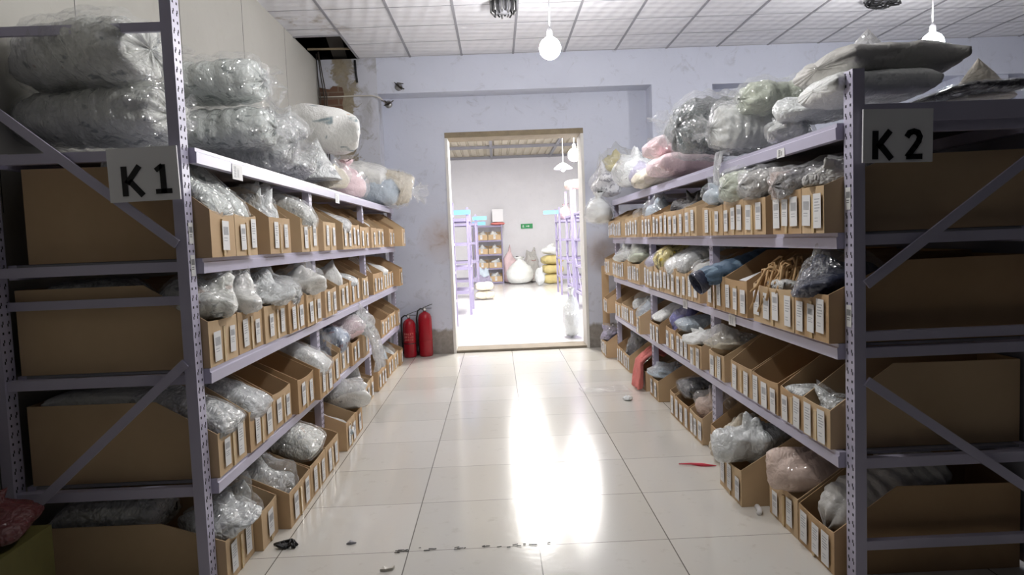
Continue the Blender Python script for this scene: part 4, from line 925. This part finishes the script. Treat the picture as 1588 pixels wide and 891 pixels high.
# ------------------------------------------------------------------ lamps
def bulb(name,loc,r,mat,top,label,group=None,shade=False):
    o=empty(name,loc,label=label,cat='lamp',group=group)
    w=MB(); w.lathe([(0,-r*1.0),(r*.35,-r*.937),(r*.66,-r*.75),(r*.9,-r*.436),(r,0),(r*.92,r*.4),(r*.72,r*.72),(r*.48,r*.9),(r*.26,r*1.05)],28); w.obj('bulb',mat,o,smooth=True)
    w=MB(); w.lathe([(r*.25,r*1.0),(r*.27,r*1.1),(r*.26,r*1.6),(r*.16,r*1.8),(.004,r*1.95)],18); w.obj('socket',M['cord'],o,smooth=True)
    w=MB(); w.tube([(0,0,r*1.8),(.004,.002,(top-loc[2])*.5),(0,0,top-loc[2])],.006,8); w.obj('cord',M['cord'],o,smooth=True)
    w=MB(); w.lathe([(.05,top-loc[2]-.03),(.05,top-loc[2]-.002)],16); w.obj('ceiling_rose',M['cord'],o)
    if shade:
        w=MB(); w.lathe([(.03,r*2.2),(.06,r*1.9),(.16,.02),(.165,0),(.155,.01),(.05,r*1.8)],28); w.obj('lamp_shade',M['board'],o,smooth=True)
    return o
bulb('hanging_bulb',(.51,6.0,2.977),.09,M['bulb'],ZC,'bright bare bulb hanging over the aisle in front of the doorway','bare bulbs of the hall')
bulb('hanging_bulb',(3.73,6.0,2.908),.09,M['bulb'],ZC,'bright bare bulb hanging beyond the grey bundle on rack K2','bare bulbs of the hall')
bulb('hanging_bulb',(1.285,11.3,2.70),.10,M['backbulb'],4.02,'bright bare bulb seen at the top corner of the doorway')
bulb('cone_lamp',(1.218,12.5,2.60),.05,M['bulb' if False else 'cord'],4.02,'white cone shaded lamp hanging beside the bright bulb in the back room',shade=True)
# ribbed drum fitting and dark coil fitting on the ceiling
o=empty('ceiling_fitting',(.152,6.72,ZC),label='ribbed metal drum fitting on the ceiling above the aisle',cat='ceiling light')
w=MB(); w.lathe([(.10,-.012),(.13,-.012),(.13,-.001)],28); w.obj('canopy',M['chrome'],o)
w=MB()
for k in range(22):
    a=2*PI*k/22; w.tube([(.115*math.cos(a),.115*math.sin(a),-.012),(.117*math.cos(a),.117*math.sin(a),-.10),(.09*math.cos(a),.09*math.sin(a),-.13+.012*(k%3))],.009,6,k%2)
w.obj('rib_ring',[M['chrome'],M['rubber']],o,smooth=True)
w=MB(); w.lathe([(0,-.115),(.06,-.11),(.075,-.05),(.075,-.012)],20); w.obj('inner_drum',M['grid'],o,smooth=True)
o=empty('coil_fitting',(3.83,6.95,ZC),label='dark coiled fitting on the ceiling above the K2 sign side',cat='ceiling light')
w=MB(); w.lathe([(.11,-.015),(.11,-.001)],20); w.obj('canopy',M['chrome'],o)
w=MB(); rr=random.Random(8)
for k in range(6):
    ph=rr.uniform(0,6); pts=[]
    for q in range(16):
        a=ph+q*.55; r=.05+.09*abs(math.sin(q*.4+k)); pts.append((r*math.cos(a)*1.2,r*math.sin(a),-.03-.05*abs(math.sin(q*.7+k))))
    w.tube(pts,.006,6)
w.obj('coil',M['rubber'],o,smooth=True)
# ------------------------------------------------------------------ fire extinguishers
def extinguisher(loc,r,h,label,marks,rz):
    o=empty('fire_extinguisher',loc,rz,label=label,cat='fire extinguisher',group='fire extinguishers by the doorway')
    w=MB(); w.lathe([(r*.86,0),(r*.97,.006),(r,.03),(r,h-.10),(r*.96,h-.06),(r*.78,h-.025),(r*.45,h-.004),(r*.26,h),(r*.22,h+.012)],32); w.obj('cylinder',M['red'],o,smooth=True)
    w=MB(); w.lathe([(r+.0012,h*.36),(r+.003,h*.365),(r+.003,h*.375),(r+.0012,h*.38)],32); w.obj('band',M['rubber'] if marks else M['red'],o,smooth=True)
    w=MB(); w.lathe([(.018,h+.008),(.022,h+.02),(.022,h+.045),(.014,h+.06),(.010,h+.065)],16); vv=w.obj('valve',M['chrome'],o,smooth=True)
    w=MB(); w.bar((-.02,0,h+.055),(.10,0,h+.095),.018,.006); w.bar((-.015,0,h+.05),(.09,0,h+.045),.016,.006); w.obj('handle',M['rubber'],o,bevel=.002)
    w=MB(); w.tube([(-.018,0,h+.04),(-.05,0,h+.045),(-.085,.0,h+.02),(-r-.018,0,h-.08),(-r-.014,0,h*.55),(-r-.014,.01,h*.22)],.010,10); hh=w.obj('hose',M['rubber'],o,smooth=True)
    w=MB(); w.tube([(-r-.014,.01,h*.23),(-r-.014,.01,h*.10)],[.012,.022],12); w.obj('nozzle',M['rubber'],hh,smooth=True)
    w=MB(); w.lathe([(.014,0),(.014,.006)],12,M=Matrix.Translation((.0,-.024,h+.035))@Matrix.Rotation(PI/2,4,'X')); w.obj('gauge',M['paper'],vv)
    if marks:
        w=MB(); rr=random.Random(2)
        for row in range(3):
            for k in range(5):
                a=-PI/2+(-.62+.31*k); z=h*(.62-.075*row); n=Vector((math.cos(a),math.sin(a),0)); t=Vector((-n.y,n.x,0)); c=n*(r+.0008)
                for q in range(4):
                    u=rr.uniform(-.009,.009); v=rr.uniform(-.012,.012)
                    if q%2: w.bar(c+t*u+Vector((0,0,z-.012)),c+t*u+Vector((0,0,z+.012)),.0016,.0024,up=n)
                    else: w.bar(c-t*.010+Vector((0,0,z+v)),c+t*.010+Vector((0,0,z+v)),.0024,.0016)
        w.obj('stencil_marks',M['palepaint'],o)
extinguisher((-1.125,8.76,0),.078,.475,'shorter red fire extinguisher with pale stencilled marks beside rack K1',True,.0)
extinguisher((-.930,8.80,0),.085,.55,'taller plain red fire extinguisher with black hose next to the doorway',False,.25)
# ------------------------------------------------------------------ small things on wall and floor
def stub(loc,label):
    o=empty('wall_socket',loc,label=label,cat='wall fitting')
    w=MB(); w.lathe([(.045,0),(.045,.012),(.03,.022),(.0,.024)],16,M=Matrix.Rotation(PI/2,4,'X')); w.obj('plate',M['chrome'],o,smooth=True)
    w=MB(); rr=random.Random(len(label))
    for k in range(5): w.tube([(0,-.02,0),(rr.uniform(-.05,.05),-.05,rr.uniform(-.05,.05)),(rr.uniform(-.08,.08),-.03,rr.uniform(-.07,.07))],.006,6)
    w.obj('wires',M['wire'],o,smooth=True)
stub((-1.215,YP-.0,3.063),'lower grey cable junction on the wall above the peeling pier')
stub((-1.085,YP-.0,3.262),'upper grey cable junction on the wall near the ceiling')
w=MB(); w.tube([(-2.03,8.54,3.17),(-1.8,8.545,3.168),(-1.55,8.55,3.172),(-1.40,8.55,3.168),(-1.31,8.553,3.14),(-1.25,8.56,3.08)],.008,8); w.obj('cable',M['palewire'],smooth=True,label='pale cable running across the bare brick to the junction',cat='cable')
for k,(x,dx) in enumerate(((-2.02,.02),(-1.99,.05),(-1.97,.06))):
    w=MB(); w.tube([(x-.0,8.50-.05*k,ZC+.05),(x+dx*.2,8.50,3.40),(x+dx*.7,8.53,3.15),(x+dx*.5,8.53,2.75),(x+dx*.6,8.54,2.2)],.007,8)
    w.obj('hanging_cable',M['wire'],smooth=True,label=['thin dark cable hanging nearest the cream wall in the damaged corner','middle dark cable hanging from the missing ceiling tile','dark cable hanging closest to the bare brick'][k],cat='cable')
w=MB(); w.tube([(-1.585,YP-.012,ZC-.02),(-1.58,YP-.014,3.45),(-1.57,YP-.012,3.33)],.012,8); w.obj('cable_end',M['rubber'],smooth=True,label='short black cable end hanging at the edge of the missing tile',cat='cable')
def scrap(name,label,loc,mat,pts,th=.003,cat='scrap'):
    bm=bmesh.new(); rr=random.Random(len(label)); 
    top=[bm.verts.new((x,y,.002+th+rr.uniform(0,.010))) for x,y in pts]; bot=[bm.verts.new((x,y,.001)) for x,y in pts]; n=len(pts)
    bm.faces.new(top); bm.faces.new(bot[::-1])
    for i in range(n): bm.faces.new((bot[i],bot[(i+1)%n],top[(i+1)%n],top[i]))
    bmesh.ops.recalc_face_normals(bm,faces=bm.faces); me=bpy.data.meshes.new(name); bm.to_mesh(me); bm.free()
    return link(name,me,mat,None,loc,label=label,cat=cat)
w=MB(); rr=random.Random(5)
for k in range(14): w.tube([(rr.uniform(-.03,.03),rr.uniform(-.02,.02),.004),(rr.uniform(-.04,.04),rr.uniform(-.03,.03),rr.uniform(.012,.028)),(rr.uniform(-.06,.06),rr.uniform(-.03,.03),.006)],.006,6)
w.obj('lint_clump',M['rubber'],None,(-1.055,3.285,0),smooth=True,label='black tangled clump of lint on the floor beside rack K1',cat='litter')
w=MB(); w.tube([(-.11,.03,.006),(-.04,.012,.010),(.02,-.012,.007),(.10,-.035,.006)],[.003,.006,.012,.002],8); w.obj('red_ribbon',plain('red_ribbon_cloth',rgb(226,70,90),.6),None,(1.165,4.18,0),smooth=True,label='thin red ribbon lying on the floor near rack K2',cat='ribbon')
scrap('paper_scrap','curled brown scrap on the tile beside the cracked joint',(-.745,3.285,0),M['grid'],[(-.022,-.008),(.0,-.013),(.024,.0),(.006,.002),(-.006,.01)])
scrap('paper_scrap','pale torn scrap on the nearest tile',(-.53,2.995,0),M['palewire'],[(-.03,-.012),(-.006,-.018),(.024,-.007),(.03,.015),(.0,.007),(-.018,.012)])
w=MB(); rr=random.Random(9)
for k in range(26):
    x=rr.uniform(-.42,.30); y=rr.gauss(0,.008); a=rr.uniform(-.6,.6); l=rr.uniform(.01,.04)
    w.bar((x,y,.003),(x+l*math.cos(a),y+l*math.sin(a)*.5,.004),rr.uniform(.0012,.0035),.003)
w.obj('grit_line',M['wire'],None,(-.12,3.175,0),label='dirt and chipped grit along the cracked tile joint',cat='grit',kind='stuff')
w=MB(); w.tube([(-.035,.0,.014),(.0,.0,.014),(.05,.02,.014)],.013,12); w.obj('plastic_tube',M['board'],None,(1.258,3.42,0),(0,0,1.1),smooth=True,label='short white tube on the floor before a K2 floor bin',cat='tube')
goods('heap',(1.07,5.98,0),(.09,.14,.035),.4,0,'greywhite','small crumpled clear wrapper on the floor by rack K2',None,None,name='plastic_wrapper',cat='litter')
o=link('plastic_sheet',drape_mesh(.26,[(-.22,.003),(0,.004),(.22,.003)],3,.002,.003),F['film_thin'],None,(.94,6.38,.001),(0,0,.1),label='flat thin plastic sheet lying on the floor tiles near K2',cat='plastic film')
# carton and red plastic at the foot of rack K1
o=empty('yellow_carton',(-1.88,2.42,0),.05,label='yellow printed carton on the floor in front of rack K1',cat='carton')
w=MB(); w.box(-.18,.18,-.2,.2,0,.41); w.obj('body',M['yellowcard'],o,bevel=.006)
w=MB(); w.box(-.181,.181,-.2015,-.1995,.315,.325); w.box(-.181,.181,-.2015,-.1995,.18,.188); w.obj('pale_stripe',M['palewire'],o)
goods('heap',(-1.90,2.45,.41),(.42,.44,.17),0,0,'redbag','dark red plastic bag lying on the yellow carton',None,None)
# ------------------------------------------------------------------ back room
FB=.032
def back_rack(x,y0,y1,depth,h,label,s):
    "end frame towards the passage at x; shelves run away to -s"
    o=empty('back_rack',(x,(y0+y1)/2,FB),label=label,cat='rack',group='racks in the back room')
    hw=(y1-y0)/2
    for a in (-hw,hw-.05):
        for d in (0,-s*depth):
            x0,x1=sorted((d,d-s*.045)); MB().box(x0,x1,a,a+.05,0,h).obj('post',M['violet'],o)
    for z in (.45,.9,1.35,1.8):
        x0,x1=sorted((-s*.05,-s*(depth-.0))); w=MB(); w.box(x0,x1,-hw+.0,-hw+.035,z-.055,z); w.box(x0,x1,hw-.035,hw,z-.055,z); w.box(x0,x1,-hw+.036,hw-.036,z-.012,z); w.obj('shelf',M['violet'],o)
        x0,x1=sorted((-s*.002,-s*.035)); MB().box(x0,x1,-hw+.05,hw-.05,z-.04,z-.005).obj('cross_bar',M['violet'],o)
    MB().bar((-s*.015,-hw+.03,.25),(-s*.015,hw-.03,1.0),.03,.012,up=(1,0,0)).obj('diagonal_brace',M['violet'],o)
    MB().bar((-s*.015,hw-.03,1.05),(-s*.015,-hw+.03,1.75),.03,.012,up=(1,0,0)).obj('diagonal_brace',M['violet'],o)
    return o
back_rack(-.67,10.3,11.5,1.2,2.0,'nearest lavender rack on the shelf unit side of the back room',1)
back_rack(-.50,13.2,14.4,1.2,2.0,'middle lavender rack under a blue sign in the back room',1)
back_rack(-.46,17.0,18.1,1.2,2.0,'farthest lavender rack just before the shelf unit in the back room',1)
back_rack(1.36,11.3,12.4,1.6,2.2,'nearest lavender rack under the bulb side of the back room',-1)
back_rack(1.42,13.4,14.5,1.6,2.3,'middle lavender rack with a tan box on top in the back room',-1)
back_rack(1.50,16.9,18.0,1.6,2.1,'farthest lavender rack beside the yellow bags in the back room',-1)
def blue(x,y,z,w_,label):
    MB().box(0,w_,-.006,.006,0,.085).obj('blue_sign',M['bluesign'],None,(x,y,z),label=label,cat='sign',group='light blue signs on the back racks')
blue(-.80,13.17,1.90,.34,'light blue sign board on the middle rack of the shelf unit side')
blue(-.55,16.97,1.90,.34,'upper light blue sign board beside the shelf unit')
blue(-.60,18.106,1.80,.34,'lower light blue sign board beside the shelf unit')
blue(1.14,16.86,1.97,.36,'lower light blue sign board on the bulb side racks')
blue(1.30,18.006,2.02,.38,'upper light blue sign board on the bulb side racks')
# goods on the nearest back rack
for k,(z,m,l) in enumerate(((.45,'black','dark bag'),(.45,'tanstring','tan bag'),(.9,'tanstring','tan parcel'),(1.35,'charcoal','grey parcel'))):
    goods('heap',(-1.0,10.65+.38*(k%2)+.2*(k>1),FB+z+.002),(.44,.32,.30),0,0,m,f'{l} on shelf {["one","one","two","three"][k]} of the nearest back room rack','parcels on the nearest back rack')
goods('pack',(1.62,13.95,FB+2.302),(.5,.36,.2),PI,0,'beige','tan parcel lying on top of a back room rack',name='tan_parcel',cat='parcel')
goods('sack',(1.70,17.2,FB+1.80),(.4,.5,.40),PI,0,'pink','small pink bag on the top of the far rack under the tan parcel')
# far shelf unit with two bins on each level
o=empty('shelf_unit',(-.265,22.65,FB),label='pale shelf unit with four levels of bins against the far wall',cat='shelf')
for x in (-.465,.425):
    for y in (-.22,.18): MB().box(x,x+.04,y,y+.04,0,1.86).obj('post',M['violet'],o)
for z in (.06,.50,.94,1.38,1.84):
    MB().box(-.424,.424,-.215,.215,z-.05,z).obj('shelf',M['violet'],o)
lv=['lowest','second lowest','second highest','highest']
for i,z in enumerate((.06,.50,.94,1.38)):
    for k,x in enumerate((-.475,-.055)):
        if i==0 and k==0: continue
        w=MB(); a=.40; t=.006
        w.box(0,a,0,.36,0,t); w.box(0,a,0,t,t,.17); w.box(0,a,.36-t,.36,t,.26); w.box(0,t,t,.36-t,t,.2); w.box(a-t,a,t,.36-t,t,.2)
        b=w.obj('small_bin',M['card'][1],None,(x-.20,22.45,FB+z+.002),label=f'brown bin on the {lv[i]} level of the far shelf unit, {["outer","inner"][k]} one',cat='box',group='bins of the far shelf unit')
        link('sticker',STK[0],None,b,(.2,-.001,.03),(0,0,-PI/2))
        goods('heap',(x,22.63,FB+z+.012),(.36,.30,.30),0,0,['white','clear','greywhite','whiteprint'][(i+k)%4],f'wrapped goods in the {["outer","inner"][k]} bin on the {lv[i]} level of the far unit','goods in the far shelf unit')
MB().box(-.10,.24,22.5,22.8,0,.40).obj('white_box',M['board'],None,(0,0,FB+1.95),label='white box on a coral pack above the far shelf unit',cat='box',bevel=.008)
goods('pack',(.06,22.62,FB+1.842),(.46,.34,.108),0,0,'coral','flat coral pack on top of the far shelf unit')
goods('pack',(-.32,16.6,FB),(.46,.46,.21),0,0,'cream','lower cream patterned pack of the stack on the back room floor','stacked cream packs')
goods('pack',(-.33,16.6,FB+.205),(.44,.44,.21),.1,0,'cream','upper cream patterned pack of the stack on the back room floor','stacked cream packs')
goods('heap',(-.42,20.2,FB),(.55,.5,.42),0,0,'greylilac','grey lilac bag on the floor at the foot of the far shelf unit')
goods('heap',(-.42,20.9,FB),(.5,.5,.62),0,0,'paleblue','pale blue bag piled against the far shelf unit')
goods('sack',(.68,21.85,FB),(.85,.6,.86),0,0,'white','large white sack on the floor at the far wall')
goods('heap',(.42,22.6,FB),(.56,.5,1.22),0,0,'pink','pink bag heaped behind the large white sack')
goods('heap',(1.05,22.6,FB),(.6,.6,1.12),0,0,'wrapred','heap of brownish wrapped goods beside the pink bag')
goods('heap',(1.22,20.6,FB),(.3,.4,.6),0,0,'greywhite','grey white bag in front of the brownish heap')
for k in range(3): goods('pack',(1.66,21.4,FB+.29*k),(.62,.6,.30),.1*k,0,['mustard','mustard','mustard'][k],['lowest','middle','topmost'][k]+' yellow bag of the stack in the back room','stacked yellow bags')
goods('heap',(1.6,21.3,FB+.88),(.6,.6,.36),0,0,'white','white bag on top of the yellow bag stack')
o=empty('exit_sign',(1.0,22.98,1.82),label='green exit sign with white marks on the far wall',cat='sign')
MB().box(-.19,.19,-.012,.012,-.075,.075).obj('panel',M['exit'],o,bevel=.003)
w=MB(); w.bar((-.02,-.014,0),(.05,-.014,0),.02,.004,up=(0,1,0)); w.prism([(.045,-.035),(.09,0),(.045,.035)],'y',-.016,-.0125)
w.box(-.13,-.10,-.016,-.0125,.015,.04); w.bar((-.115,-.014,.01),(-.125,-.014,-.05),.016,.004,up=(0,1,0)); w.bar((-.115,-.014,.005),(-.085,-.014,-.035),.014,.004,up=(0,1,0)); w.bar((-.12,-.014,.005),(-.15,-.014,-.02),.012,.004,up=(0,1,0))
w.obj('pictogram',M['exitwhite'],o)
goods('sack',(1.00,9.75,FB),(.26,.42,.68),0,0,'greywhite','tall crumpled clear bag leaning inside the doorway by the jamb',None,'film',tuft=False)
